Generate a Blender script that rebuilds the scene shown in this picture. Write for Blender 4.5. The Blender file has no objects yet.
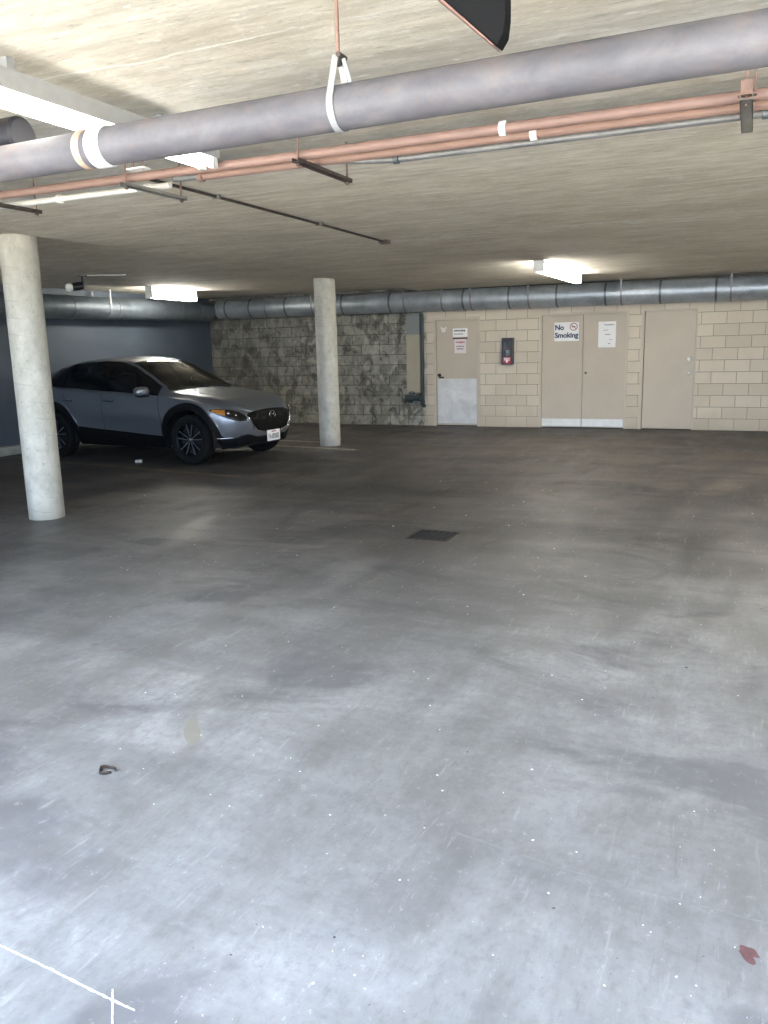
import bpy, bmesh, math, random
from mathutils import Vector, Matrix
from mathutils.bvhtree import BVHTree
from math import sin, cos, pi, radians, sqrt
random.seed(7)
sc = bpy.context.scene
COL = sc.collection

# ------------------------------------------------------------------ camera, sky, sun, exposure
cam_d = bpy.data.cameras.new('camera'); cam = bpy.data.objects.new('camera', cam_d); COL.objects.link(cam)
cam_d.sensor_fit = 'HORIZONTAL'; cam_d.sensor_width = 36.0; cam_d.lens = 817.0*36.0/768.0
cam_d.clip_start = 0.05
P_, R_, Y_ = radians(11.4), radians(1.41), radians(24.05)
fw = Vector((-sin(Y_)*cos(P_), cos(Y_)*cos(P_), -sin(P_)))
r0 = Vector((cos(Y_), sin(Y_), 0)); u0 = r0.cross(fw)
rr = r0*cos(R_) - u0*sin(R_); uu = u0*cos(R_) + r0*sin(R_)
cam.matrix_world = Matrix(((rr.x, uu.x, -fw.x, 0), (rr.y, uu.y, -fw.y, 0), (rr.z, uu.z, -fw.z, 1.57), (0, 0, 0, 1)))
sc.camera = cam

w = bpy.data.worlds.new('sky'); sc.world = w; w.use_nodes = True
wb = w.node_tree.nodes['Background']; wb.inputs[0].default_value = (0.56, 0.73, 1.0, 1); wb.inputs[1].default_value = 3.9
sun_d = bpy.data.lights.new('sun', 'SUN'); sun = bpy.data.objects.new('sun', sun_d); COL.objects.link(sun)
sun_d.energy = 34.0; sun_d.angle = 0.01; sun_d.color = (1.0, .93, .82)
sun.rotation_euler = (radians(-28), radians(15), 0)       # high sun standing over the building, lights the driveway only
por_d = bpy.data.lights.new('entry_portal', 'AREA'); por = bpy.data.objects.new('entry_portal', por_d); COL.objects.link(por)
por_d.shape = 'RECTANGLE'; por_d.cycles.is_portal = True
por.location = (-1.25, -0.02, 1.31); por.rotation_euler = (radians(90), 0, 0); por_d.size = 12.5; por_d.size_y = 2.62
sc.view_settings.view_transform = 'Standard'; sc.view_settings.look = 'None'
sc.view_settings.gamma = 1.0; sc.view_settings.use_curve_mapping = False
sc.view_settings.exposure = 1.4
TUBE = 6.0          # emission of the fluorescent tubes

# ------------------------------------------------------------------ material helpers
def new_mat(name):
    m = bpy.data.materials.new(name); m.use_nodes = True
    return m, m.node_tree, m.node_tree.nodes['Principled BSDF']
def rgb(h, g=1.0):
    c = [int(h[i:i+2], 16)/255 for i in (0, 2, 4)]
    return tuple(((v/12.92) if v <= .04045 else ((v+.055)/1.055)**2.4)*g for v in c) + (1,)
class NT:
    def __init__(s, nt): s.nt = nt; s.co = nt.nodes.new('ShaderNodeTexCoord')
    def n(s, t, **k):
        x = s.nt.nodes.new(t)
        for a, b in k.items(): setattr(x, a, b)
        return x
    def l(s, a, b): s.nt.links.new(a, b)
    def mapped(s, scale=(1, 1, 1), rot=(0, 0, 0), loc=(0, 0, 0)):
        m = s.n('ShaderNodeMapping'); s.l(s.co.outputs['Object'], m.inputs['Vector'])
        m.inputs['Scale'].default_value = scale; m.inputs['Rotation'].default_value = rot; m.inputs['Location'].default_value = loc
        return m.outputs[0]
    def noise(s, vec, scale, det=4, rough=.55, dist=0):
        x = s.n('ShaderNodeTexNoise'); s.l(vec, x.inputs['Vector'])
        x.inputs['Scale'].default_value = scale; x.inputs['Detail'].default_value = det
        x.inputs['Roughness'].default_value = rough; x.inputs['Distortion'].default_value = dist
        return x.outputs['Fac']
    def ramp(s, fac, stops, interp='LINEAR'):
        x = s.n('ShaderNodeValToRGB'); s.l(fac, x.inputs[0]); e = x.color_ramp.elements; x.color_ramp.interpolation = interp
        while len(e) < len(stops): e.new(.5)
        for el, (p, c) in zip(e, stops):
            el.position = p; el.color = c if isinstance(c, tuple) else (c, c, c, 1)
        return x.outputs[0]
    def mix(s, fac, a, b, mode='MIX'):
        x = s.n('ShaderNodeMix', data_type='RGBA', blend_type=mode)
        for v, i in ((fac, 0), (a, 6), (b, 7)):
            if isinstance(v, (int, float)): x.inputs[i].default_value = v
            elif isinstance(v, tuple): x.inputs[i].default_value = v
            else: s.l(v, x.inputs[i])
        return x.outputs[2]
    def math(s, op, a, b=0.0, clamp=False):
        x = s.n('ShaderNodeMath', operation=op); x.use_clamp = clamp
        for v, i in ((a, 0), (b, 1)):
            if isinstance(v, (int, float)): x.inputs[i].default_value = v
            else: s.l(v, x.inputs[i])
        return x.outputs[0]
    def sep(s, vec=None):
        x = s.n('ShaderNodeSeparateXYZ'); s.l(vec or s.co.outputs['Object'], x.inputs[0]); return x.outputs
    def bump(s, h, strength=.3, dist=.01, normal=None):
        x = s.n('ShaderNodeBump'); s.l(h, x.inputs['Height']); x.inputs['Strength'].default_value = strength
        x.inputs['Distance'].default_value = dist
        if normal: s.l(normal, x.inputs['Normal'])
        return x.outputs[0]
def simple(name, col, rough=.5, metal=0.0, var=.12, scale=20, bump=0.0, emis=0.0, coat=0.0):
    m, nt, b = new_mat(name); t = NT(nt)
    f = t.noise(t.mapped(), scale, 3)
    c0 = tuple(v*(1-var) for v in col[:3]) + (1,); c1 = tuple(min(1, v*(1+var)) for v in col[:3]) + (1,)
    t.l(t.ramp(f, [(.3, c0), (.7, c1)]), b.inputs['Base Color'])
    b.inputs['Roughness'].default_value = rough; b.inputs['Metallic'].default_value = metal
    b.inputs['Coat Weight'].default_value = coat
    if bump: t.l(t.bump(f, bump, .004), b.inputs['Normal'])
    if emis: b.inputs['Emission Color'].default_value = col; b.inputs['Emission Strength'].default_value = emis
    return m

# ------------------------------------------------------------------ materials
def mat_floor():
    m, nt, b = new_mat('floor_concrete'); t = NT(nt); X = t.sep()
    big = t.noise(t.mapped((.45, .45, 1), (0, 0, .3)), 1.6, 8, .68, .3)
    streak = t.noise(t.mapped((1.5, .45, 1), (0, 0, -.12)), 1.9, 9, .68, .25)
    lanes = t.noise(t.mapped((.35, 1.0, 1), (0, 0, .12), (2, 5, 0)), 1.5, 8, .66, .3)
    fine = t.noise(t.mapped((1.2, .8, 1)), 24, 8, .78)
    c = t.ramp(big, [(.36, rgb('7f7e7e')), (.50, rgb('949495')), (.62, rgb('a4a4a5'))])
    c = t.mix(t.ramp(streak, [(.36, .60), (.54, 0.0)]), c, rgb('6e6d6b'))
    c = t.mix(t.ramp(lanes, [(.38, .5), (.52, 0.0)]), c, rgb('706f6f'))
    # oily brown wear of the driving lane and the stalls further in
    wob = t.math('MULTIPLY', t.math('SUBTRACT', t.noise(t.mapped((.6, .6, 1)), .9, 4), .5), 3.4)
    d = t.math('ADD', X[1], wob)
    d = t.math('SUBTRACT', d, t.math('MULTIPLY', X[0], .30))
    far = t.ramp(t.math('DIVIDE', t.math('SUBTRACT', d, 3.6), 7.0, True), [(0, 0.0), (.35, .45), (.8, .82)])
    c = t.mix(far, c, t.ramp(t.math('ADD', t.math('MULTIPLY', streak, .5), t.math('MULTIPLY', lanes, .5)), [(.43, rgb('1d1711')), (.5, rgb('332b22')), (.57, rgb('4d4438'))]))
    oil = t.noise(t.mapped((.55, .9, 1), (0, 0, .2), (3, 1, 0)), 1.3, 5, .6, .8)
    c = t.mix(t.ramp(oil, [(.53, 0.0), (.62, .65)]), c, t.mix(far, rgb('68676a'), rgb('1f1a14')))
    # dark ring of dirt around the drain
    dx = t.math('SUBTRACT', X[0], -2.30); dy = t.math('SUBTRACT', X[1], 6.25)
    rad = t.math('SQRT', t.math('ADD', t.math('MULTIPLY', dx, dx), t.math('MULTIPLY', dy, dy)))
    c = t.mix(t.ramp(rad, [(.2, .5), (.9, 0.0)]), c, rgb('4d4841'))
    # pale worn patch
    c = t.mix(t.ramp(fine, [(.40, .35), (.5, 0.0)]), c, rgb('73716f'))
    c = t.mix(t.ramp(fine, [(.58, 0.0), (.66, .28)]), c, rgb('c9c9c9'))
    scr = t.noise(t.mapped((9, 1.1, 1), (0, 0, -.35)), 3.0, 6, .7)
    c = t.mix(t.ramp(scr, [(.60, 0.0), (.68, .22)]), c, rgb('c4c4c4'))
    c = t.mix(t.ramp(scr, [(.33, .22), (.40, 0.0)]), c, rgb('5f5d5b'))
    t.l(c, b.inputs['Base Color'])
    t.l(t.ramp(streak, [(.35, .42), (.65, .68)]), b.inputs['Roughness'])
    b.inputs['Specular IOR Level'].default_value = .28
    h = t.math('ADD', t.math('MULTIPLY', fine, .4), t.noise(t.mapped(), 9, 4))
    t.l(t.bump(h, .10, .01), b.inputs['Normal'])
    return m
def mat_ceiling():
    m, nt, b = new_mat('ceiling_concrete'); t = NT(nt); X = t.sep()
    big = t.noise(t.mapped((.7, 1.2, 1)), 1.5, 9, .7, .5)
    board = t.noise(t.mapped((.9, 6.0, 1)), 2.6, 9, .72, .2)
    fine = t.noise(t.mapped((1, 2.2, 1)), 9, 9, .8)
    c = t.ramp(big, [(.36, rgb('cac1af')), (.5, rgb('ddd5c4')), (.64, rgb('e8e1d2'))])
    c = t.mix(t.ramp(board, [(.38, .6), (.6, 0.0)]), c, rgb('b0a794'))
    c = t.mix(t.ramp(fine, [(.3, .35), (.45, 0.0)]), c, rgb('958d7e'))
    c = t.mix(t.ramp(fine, [(.60, 0.0), (.70, .7)]), c, rgb('e4e0d6'))
    fl = t.noise(t.mapped((2.2, 9, 1), (0, 0, 0), (1, 8, 0)), 3.4, 6, .75)
    c = t.mix(t.ramp(fl, [(.585, 0.0), (.63, .65)]), c, rgb('efece4'))
    c = t.mix(t.ramp(fl, [(.36, .45), (.42, 0.0)]), c, rgb('8f8778'))
    # one long lime-crusted crack
    cy = t.math('ADD', X[1], t.math('MULTIPLY', t.math('SUBTRACT', t.noise(t.mapped(), 2.2, 8, .7), .5), 1.1))
    cx = t.math('MULTIPLY', t.math('GREATER_THAN', X[0], -4.6), t.math('LESS_THAN', X[0], -.2))
    cw = t.ramp(t.math('ABSOLUTE', t.math('SUBTRACT', cy, 8.0)), [(.012, 1.0), (.05, 0.0)])
    c = t.mix(t.math('MULTIPLY', t.math('MULTIPLY', cw, cx), .75), c, rgb('e6e4de'))
    # pale lime lines along form joints, broken up
    wy = t.math('ADD', X[1], t.math('MULTIPLY', t.noise(t.mapped(), 1.6, 4), .16))
    fr = t.math('FRACT', t.math('DIVIDE', wy, .61))
    ln = t.math('COMPARE', fr, .5); nt.nodes[ln.node.name].inputs[2].default_value = .011
    brk = t.ramp(t.noise(t.mapped((.8, 2, 1), (0, 0, 0), (7, 3, 0)), 1.7, 4), [(.40, 0.0), (.52, 1.0)])
    c = t.mix(t.math('MULTIPLY', t.math('MULTIPLY', ln, brk), .85), c, rgb('eeece4'))
    # faint cross joints and cracks
    v = t.n('ShaderNodeTexVoronoi', feature='DISTANCE_TO_EDGE'); wv = t.n('ShaderNodeMixRGB' if False else 'ShaderNodeVectorMath', operation='ADD')
    nz = t.n('ShaderNodeTexNoise'); t.l(t.mapped(), nz.inputs['Vector']); nz.inputs['Scale'].default_value = 1.8; nz.inputs['Detail'].default_value = 5
    t.l(t.mapped((.28, .38, 1)), wv.inputs[0]); t.l(nz.outputs['Color'], wv.inputs[1]); t.l(wv.outputs[0], v.inputs['Vector']); v.inputs['Scale'].default_value = 1.0
    ck = t.ramp(v.outputs['Distance'], [(.003, 1.0), (.014, 0.0)])
    c = t.mix(t.math('MULTIPLY', t.math('MULTIPLY', ck, brk), .35), c, rgb('dcd9d2'))
    # slightly darker towards the inner bays
    far = t.ramp(t.math('DIVIDE', t.math('SUBTRACT', t.math('SUBTRACT', X[1], t.math('MULTIPLY', X[0], .35)), 4.0), 9.0, True), [(0, 0.0), (1, .05)])
    c = t.mix(far, c, rgb('9d9485'))
    t.l(c, b.inputs['Base Color']); b.inputs['Roughness'].default_value = .85
    t.l(t.bump(t.math('ADD', board, t.math('MULTIPLY', fine, .5)), .35, .012), b.inputs['Normal'])
    return m
def mat_block():
    m, nt, b = new_mat('block_wall'); t = NT(nt); X = t.sep()
    cmb = t.n('ShaderNodeCombineXYZ'); t.l(X[0], cmb.inputs[0]); t.l(X[2], cmb.inputs[1])
    br = t.n('ShaderNodeTexBrick', offset=.5, squash=1.0); t.l(cmb.outputs[0], br.inputs['Vector'])
    for k, v in (('Scale', 1.0), ('Mortar Size', .0045), ('Mortar Smooth', .3), ('Bias', 0.0), ('Brick Width', .406), ('Row Height', .203)):
        br.inputs[k].default_value = v
    br.inputs['Color1'].default_value = rgb('c6baa6'); br.inputs['Color2'].default_value = rgb('d5c9b6'); br.inputs['Mortar'].default_value = rgb('7f7767')
    br2 = t.n('ShaderNodeTexBrick', offset=.5); t.l(cmb.outputs[0], br2.inputs['Vector'])
    for k, v in (('Scale', 1.0), ('Mortar Size', .009), ('Mortar Smooth', .4), ('Bias', 0.0), ('Brick Width', .406), ('Row Height', .203)):
        br2.inputs[k].default_value = v
    br2.inputs['Color1'].default_value = rgb('77756b'); br2.inputs['Color2'].default_value = rgb('98968b'); br2.inputs['Mortar'].default_value = rgb('5d5b52')
    n1 = t.noise(t.mapped((1.3, 1, .9)), 2.2, 6, .65, .5)
    n2 = t.noise(t.mapped((1.2, 1, .9), (0, 0, 0), (4, 0, 9)), 4.2, 8, .68, .5)
    raw = t.mix(t.ramp(n1, [(.40, .6), (.52, .0)]), br2.outputs['Color'], rgb('4a473f'))
    raw = t.mix(t.ramp(n2, [(.53, 0.0), (.60, .8)]), raw, rgb('aaa695'))
    raw = t.mix(t.ramp(n2, [(.40, .85), (.46, 0.0)]), raw, rgb('454139'))
    raw = t.mix(t.ramp(br2.outputs['Fac'], [(.4, 0.0), (.9, .7)]), raw, rgb('4b4941'))
    # unpainted blocks get darker towards the left corner
    dk = t.ramp(t.math('DIVIDE', t.math('ADD', X[0], 11.0), 4.2, True), [(0, .45), (1, 0.0)])
    raw = t.mix(dk, raw, rgb('504e47'))
    paint = t.mix(t.ramp(n1, [(.3, .25), (.5, 0.0)]), br.outputs['Color'], rgb('b0a793'))
    low = t.ramp(t.math('ADD', X[2], t.math('MULTIPLY', n1, .3)), [(.2, .5), (.55, 0.0)])
    paint = t.mix(low, paint, rgb('aca38c'))
    edge = t.ramp(t.math('ADD', t.math('ADD', X[0], 5.95), t.math('MULTIPLY', n2, .3)), [(.10, 0.0), (.22, 1.0)])
    c = t.mix(edge, raw, paint)
    t.l(c, b.inputs['Base Color']); b.inputs['Roughness'].default_value = .75
    h = t.math('ADD', t.math('MULTIPLY', br.outputs['Fac'], -1.0), t.math('MULTIPLY', t.noise(t.mapped(), 40, 3), .25))
    t.l(t.bump(h, .6, .006), b.inputs['Normal'])
    return m
def mat_grey_wall():
    m, nt, b = new_mat('painted_grey_wall'); t = NT(nt); X = t.sep()
    n1 = t.noise(t.mapped((1, .6, 1.2)), 1.3, 5)
    c = t.ramp(n1, [(.3, rgb('3e4751')), (.7, rgb('4b555f'))])
    c = t.mix(t.ramp(t.noise(t.mapped((1, 6, .7)), 2.2, 5), [(.6, 0.0), (.75, .35)]), c, rgb('626b74'))
    t.l(c, b.inputs['Base Color']); b.inputs['Roughness'].default_value = .6
    t.l(t.bump(t.noise(t.mapped(), 12, 4), .2, .01), b.inputs['Normal'])
    return m
def mat_column():
    m, nt, b = new_mat('column_concrete'); t = NT(nt); X = t.sep()
    n = t.noise(t.mapped((1, 1, .6)), 7, 5, .65)
    c = t.ramp(n, [(.3, rgb('a8a699')), (.55, rgb('bfbdb1')), (.75, rgb('cfcdc3'))])
    wob = t.math('ADD', X[2], t.math('MULTIPLY', t.math('ADD', X[0], X[1]), .12))
    fr = t.math('FRACT', t.math('DIVIDE', wob, .152))
    ln = t.math('COMPARE', fr, .5); ln.node.inputs[2].default_value = .025
    brk = t.ramp(t.noise(t.mapped(), 2.6, 3), [(.45, 0.0), (.62, .4)])
    c = t.mix(t.math('MULTIPLY', ln, brk), c, rgb('85837a'))
    c = t.mix(t.ramp(t.noise(t.mapped(), 26, 3), [(.3, .5), (.38, 0.0)]), c, rgb('8b887d'))
    c = t.mix(t.ramp(X[2], [(.0, .55), (.22, 0.0)]), c, rgb('7d776a'))
    t.l(c, b.inputs['Base Color']); b.inputs['Roughness'].default_value = .8
    t.l(t.bump(t.math('ADD', n, t.math('MULTIPLY', ln, -.5)), .35, .008), b.inputs['Normal'])
    return m
def mat_iron():
    m, nt, b = new_mat('painted_iron_pipe'); t = NT(nt)
    n1 = t.noise(t.mapped((.6, 1, 1)), 6, 6, .7, .4); n2 = t.noise(t.mapped((1.2, 1, 1), (0, 0, 0), (5, 2, 1)), 13, 5, .7)
    c = t.ramp(n1, [(.32, rgb('4f4d50')), (.5, rgb('5f5c5e')), (.68, rgb('6f6968'))])
    c = t.mix(t.ramp(n2, [(.54, 0.0), (.68, .4)]), c, rgb('725f59'))
    c = t.mix(t.ramp(n2, [(.28, .6), (.4, 0.0)]), c, rgb('57565d'))
    t.l(c, b.inputs['Base Color']); b.inputs['Roughness'].default_value = .6
    t.l(t.bump(n2, .25, .006), b.inputs['Normal'])
    return m
def mat_galv(name, a, bcol, rough=.42, metal=.75):
    m, nt, b = new_mat(name); t = NT(nt)
    n1 = t.noise(t.mapped((1, 1, 1)), 3.2, 5, .6); v = t.n('ShaderNodeTexVoronoi'); t.l(t.mapped(), v.inputs['Vector']); v.inputs['Scale'].default_value = 40
    c = t.ramp(n1, [(.3, a), (.7, bcol)])
    c = t.mix(.12, c, v.outputs['Distance'], 'OVERLAY')
    t.l(c, b.inputs['Base Color']); b.inputs['Metallic'].default_value = metal
    t.l(t.ramp(n1, [(.3, rough-.08), (.7, rough+.1)]), b.inputs['Roughness'])
    return m
def mat_paint():
    m, nt, b = new_mat('silver_car_paint'); t = NT(nt)
    f = t.noise(t.mapped(), 900, 1)
    t.l(t.ramp(f, [(.3, rgb('70767f')), (.7, rgb('8e949b'))]), b.inputs['Base Color'])
    b.inputs['Metallic'].default_value = .75; b.inputs['Roughness'].default_value = .40
    b.inputs['Coat Weight'].default_value = .6; b.inputs['Coat Roughness'].default_value = .06
    return m
def mat_glass(name, tint, trans=.8, coat=1.0):
    m, nt, b = new_mat(name); t = NT(nt)
    f = t.noise(t.mapped(), 3, 2)
    t.l(t.ramp(f, [(.3, tint), (.7, tuple(v*1.06 for v in tint[:3])+(1,))]), b.inputs['Base Color'])
    b.inputs['Transmission Weight'].default_value = trans; b.inputs['Roughness'].default_value = .03; b.inputs['IOR'].default_value = 1.15
    b.inputs['Coat Weight'].default_value = coat; b.inputs['Coat Roughness'].default_value = .02
    return m
def mat_steelplate():
    m, nt, b = new_mat('brushed_kick_plate'); t = NT(nt)
    n = t.noise(t.mapped((1, 1, 1)), 2.4, 4, .6, .8)
    t.l(t.ramp(n, [(.3, rgb('d0cec9')), (.7, rgb('f2f0ec'))]), b.inputs['Base Color'])
    b.inputs['Metallic'].default_value = .35
    t.l(t.ramp(n, [(.3, .30), (.7, .42)]), b.inputs['Roughness'])
    t.l(t.bump(n, .5, .03), b.inputs['Normal'])
    return m
M = dict(
    floor=mat_floor(), ceiling=mat_ceiling(), block=mat_block(), greywall=mat_grey_wall(), column=mat_column(), iron=mat_iron(),
    duct=mat_galv('galvanised_duct', rgb('8f969b'), rgb('b9c0c4'), .42, .55), band=mat_galv('galvanised_band', rgb('50565a'), rgb('7d8286'), .40, .5), ductd=mat_galv('dull_duct', rgb('4f575d'), rgb('6b747a'), .5, .4), zinc=simple('zinc_white', rgb('a3a3a0'), .5, .3, .06),
    copper=simple('copper_pipe', rgb('94776b'), .55, .15, .10, 9, .1), galv=mat_galv('galvanised_conduit', rgb('727274'), rgb('8e8e8e'), .5, .5),
    rust=simple('rusty_rod', rgb('7d6055'), .75, .2, .25, 30, .3), redrod=simple('primed_rod', rgb('8b6f62'), .7, .1, .2, 30, .3),
    steel=simple('dark_strut', rgb('4e453f'), .6, .5, .25, 25, .3), strut=mat_galv('zinc_strut', rgb('716f69'), rgb('918f87'), .6, .4),
    white=simple('white_enamel', rgb('dcdcd6'), .45, 0, .05), tape=simple('pale_wrap', rgb('e6e3de'), .6, 0, .05),
    ochre=simple('ochre_joint', rgb('b59a84'), .7, 0, .2, 40),
    door=simple('door_paint', rgb('bdb19f'), .55, 0, .04, 3), frame=simple('frame_paint', rgb('c3b7a5'), .55, 0, .05, 4),
    plate=mat_steelplate(), whiteplate=simple('pale_kick_strip', rgb('dedcd4'), .4, .2, .06, 8),
    black=simple('black_plastic', rgb('16171a'), .55, 0, .15), gloss=simple('gloss_black', rgb('08090b'), .2, 0, .1, 20, 0, 0, .5),
    clad=simple('cladding_plastic', rgb('0c0d0f'), .6, 0, .1, 60, .1), rubber=simple('tyre_rubber', rgb('131313'), .8, 0, .12, 50, .15),
    rimd=simple('dark_alloy', rgb('1d1e21'), .3, .6, .08), rim=simple('bright_alloy', rgb('c9ccd0'), .25, .9, .05),
    chrome=simple('chrome', rgb('d5d8db'), .12, 1.0, .03), paint=mat_paint(),
    glass=mat_glass('tinted_glass', rgb('2b3036'), .85), wglass=mat_glass('windscreen_glass', rgb('353d3a'), .92, .35), lens=mat_glass('lamp_lens', rgb('cfd6dc'), .9),
    amber=simple('amber_lens', rgb('b0742a'), .2, 0, .1, 20, 0, 0, .6), redlens=simple('red_lens', rgb('6d1013'), .2, 0, .1, 20, 0, 0, .5),
    cloth=simple('dark_upholstery', rgb('1d1e22'), .8, 0, .1, 50, .1), paper=simple('white_paper', rgb('f1f0ec'), .7, 0, .02),
    ink=simple('dark_ink', rgb('3a3b45'), .7, 0, .1), redink=simple('red_ink', rgb('a8485a'), .7, 0, .1), navy=simple('navy_ink', rgb('3c4560'), .7, 0, .1),
    ppaper=simple('pinkish_paper', rgb('e4d9d8'), .7, 0, .03), greenm=simple('green_painted_iron', rgb('3c4747'), .55, .2, .25, 30, .2),
    grooved=simple('grey_pilaster_paint', rgb('808583'), .6, 0, .06, 5), beige=simple('beige_pilaster_paint', rgb('a69d8a'), .6, 0, .05, 5),
    yellow=simple('worn_yellow_paint', rgb('756a52'), .7, 0, .25, 14), palepaint=simple('worn_pale_paint', rgb('a8a392'), .7, 0, .25, 14),
    chalk=simple('white_chalk', rgb('f4f5f8'), .8, 0, .05, 30), leaf=simple('dried_leaf', rgb('41352b'), .8, 0, .4, 60, .3),
    tan=simple('tan_spill', rgb('8d8a80'), .6, 0, .06, 20), red=simple('red_spill', rgb('6b4a4b'), .6, 0, .25, 30),
    grate=simple('iron_grate', rgb('3a3632'), .5, .6, .3, 30, .2), pit=simple('drain_pit', rgb('0c0b0a'), .9),
    extred=simple('extinguisher_red', rgb('9b1c24'), .3, 0, .1, 20, 0, 0, .4), cabinet=simple('cabinet_black', rgb('2c262b'), .3, .2, .1),
    backdark=simple('shade_dark_downstand', rgb('4c473f'), .85, 0, .15, 6), seam=simple('joint_line', rgb('838485'), .7, 0, .1, 30), soot=simple('matt_black_steel', rgb('0a0a0b'), .8, 0, .1), flake=simple('pale_grit', rgb('e8e8e6'), .7, 0, .1), dflake=simple('dark_grit', rgb('55504a'), .8, 0, .2),
    steelgrey=simple('slate_metal', rgb('41474f'), .4, .5, .1), asphalt=simple('driveway_concrete', rgb('b9b3a6'), .85, 0, .1, 3),
    backwall=simple('inner_render', rgb('8e8a80'), .8, 0, .08, 4), warm=simple('dark_pipe_plastic', rgb('121118'), .6, 0, .3, 10),
)
def mat_tube():
    m, nt, b = new_mat('lit_tube'); t = NT(nt)
    b.inputs['Base Color'].default_value = (1, 1, 1, 1); b.inputs['Emission Color'].default_value = (1.0, .97, .90, 1)
    b.inputs['Emission Strength'].default_value = TUBE
    return m
M['grillemat'] = simple('grille_black', rgb('040405'), .55, 0, .1)
for k_ in ('grillemat', 'clad', 'rubber', 'soot'): M[k_].node_tree.nodes['Principled BSDF'].inputs['Specular IOR Level'].default_value = .22
M['tube'] = mat_tube()
def mat_lens_lit(s):
    m, nt, b = new_mat('lit_diffuser'); b.inputs['Base Color'].default_value = (1, 1, 1, 1)
    b.inputs['Emission Color'].default_value = (1.0, .97, .90, 1); b.inputs['Emission Strength'].default_value = s
    return m
M['diffuser'] = mat_lens_lit(19.0)

# ------------------------------------------------------------------ geometry helpers
def link(name, bm, mat, parent=None, smooth=False, loc=None, bevel=0.0, autos=None):
    me = bpy.data.meshes.new(name)
    bmesh.ops.recalc_face_normals(bm, faces=bm.faces)
    bm.to_mesh(me); bm.free()
    mats = mat if isinstance(mat, (list, tuple)) else [mat]
    for mm in mats: me.materials.append(M[mm] if isinstance(mm, str) else mm)
    o = bpy.data.objects.new(name, me); COL.objects.link(o)
    if parent: o.parent = parent
    if loc: o.location = loc
    if smooth:
        for p in me.polygons: p.use_smooth = True
        if autos: me.set_sharp_from_angle(angle=radians(autos))
    if bevel:
        b = o.modifiers.new('bevel', 'BEVEL'); b.width = bevel; b.segments = 2; b.limit_method = 'ANGLE'
    return o
def thing(name, label, cat, loc=(0, 0, 0), rz=0.0, group=None):
    o = bpy.data.objects.new(name, None); COL.objects.link(o); o.empty_display_size = .1
    o.location = loc; o.rotation_euler = (0, 0, rz); o['label'] = label; o['category'] = cat
    if group: o['group'] = group
    return o
def tag(o, label, cat, group=None):
    o['label'] = label; o['category'] = cat
    if group: o['group'] = group
    return o
def struct(o): o['kind'] = 'structure'; return o
def box(bm, a, b, mi=0):
    (x0, y0, z0), (x1, y1, z1) = a, b
    v = [bm.verts.new(p) for p in ((x0,y0,z0),(x1,y0,z0),(x1,y1,z0),(x0,y1,z0),(x0,y0,z1),(x1,y0,z1),(x1,y1,z1),(x0,y1,z1))]
    for f in ((0,3,2,1),(4,5,6,7),(0,1,5,4),(1,2,6,5),(2,3,7,6),(3,0,4,7)):
        bm.faces.new([v[i] for i in f]).material_index = mi
    return v
def B(*boxes):
    bm = bmesh.new()
    for a, b in boxes: box(bm, a, b)
    return bm
def tube(bm, pts, r, n=12, caps=True, mi=0):
    pts = [Vector(p) for p in pts]; rs = r if isinstance(r, (list, tuple)) else [r]*len(pts)
    rings = []; up = None
    for i, p in enumerate(pts):
        d = (pts[min(i+1, len(pts)-1)] - pts[max(i-1, 0)]).normalized()
        if up is None:
            up = Vector((0, 0, 1)) if abs(d.z) < .9 else Vector((1, 0, 0))
        s = d.cross(up).normalized(); up = s.cross(d).normalized()
        rings.append([bm.verts.new(p + (s*cos(2*pi*k/n) + up*sin(2*pi*k/n))*rs[i]) for k in range(n)])
    for a, b in zip(rings, rings[1:]):
        for k in range(n): bm.faces.new((a[k], a[(k+1) % n], b[(k+1) % n], b[k])).material_index = mi
    if caps:
        for rg in (rings[0], rings[-1]): bm.faces.new(rg).material_index = mi
    return bm
def T(pts, r, n=12, caps=True): return tube(bmesh.new(), pts, r, n, caps)
def lathe(bm, prof, n=48, axis='z', mi=0, close=False):
    def P(r, h, a):
        if axis == 'z': return (r*cos(a), r*sin(a), h)
        return (r*cos(a), h, r*sin(a))
    rings = [[bm.verts.new(P(r, h, 2*pi*k/n)) for k in range(n)] for r, h in prof]
    pr = list(zip(rings, rings[1:])) + ([(rings[-1], rings[0])] if close else [])
    for a, b in pr:
        for k in range(n): bm.faces.new((a[k], a[(k+1) % n], b[(k+1) % n], b[k])).material_index = mi
    if not close:
        for rg in (rings[0], rings[-1]): bm.faces.new(rg).material_index = mi
    return bm
def prism(bm, poly, vec, mi=0):
    a = [bm.verts.new(p) for p in poly]; b = [bm.verts.new(Vector(p)+Vector(vec)) for p in poly]
    bm.faces.new(a).material_index = mi; bm.faces.new(b[::-1]).material_index = mi
    for i in range(len(a)):
        j = (i+1) % len(a); bm.faces.new((a[i], a[j], b[j], b[i])).material_index = mi
    return bm

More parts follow.
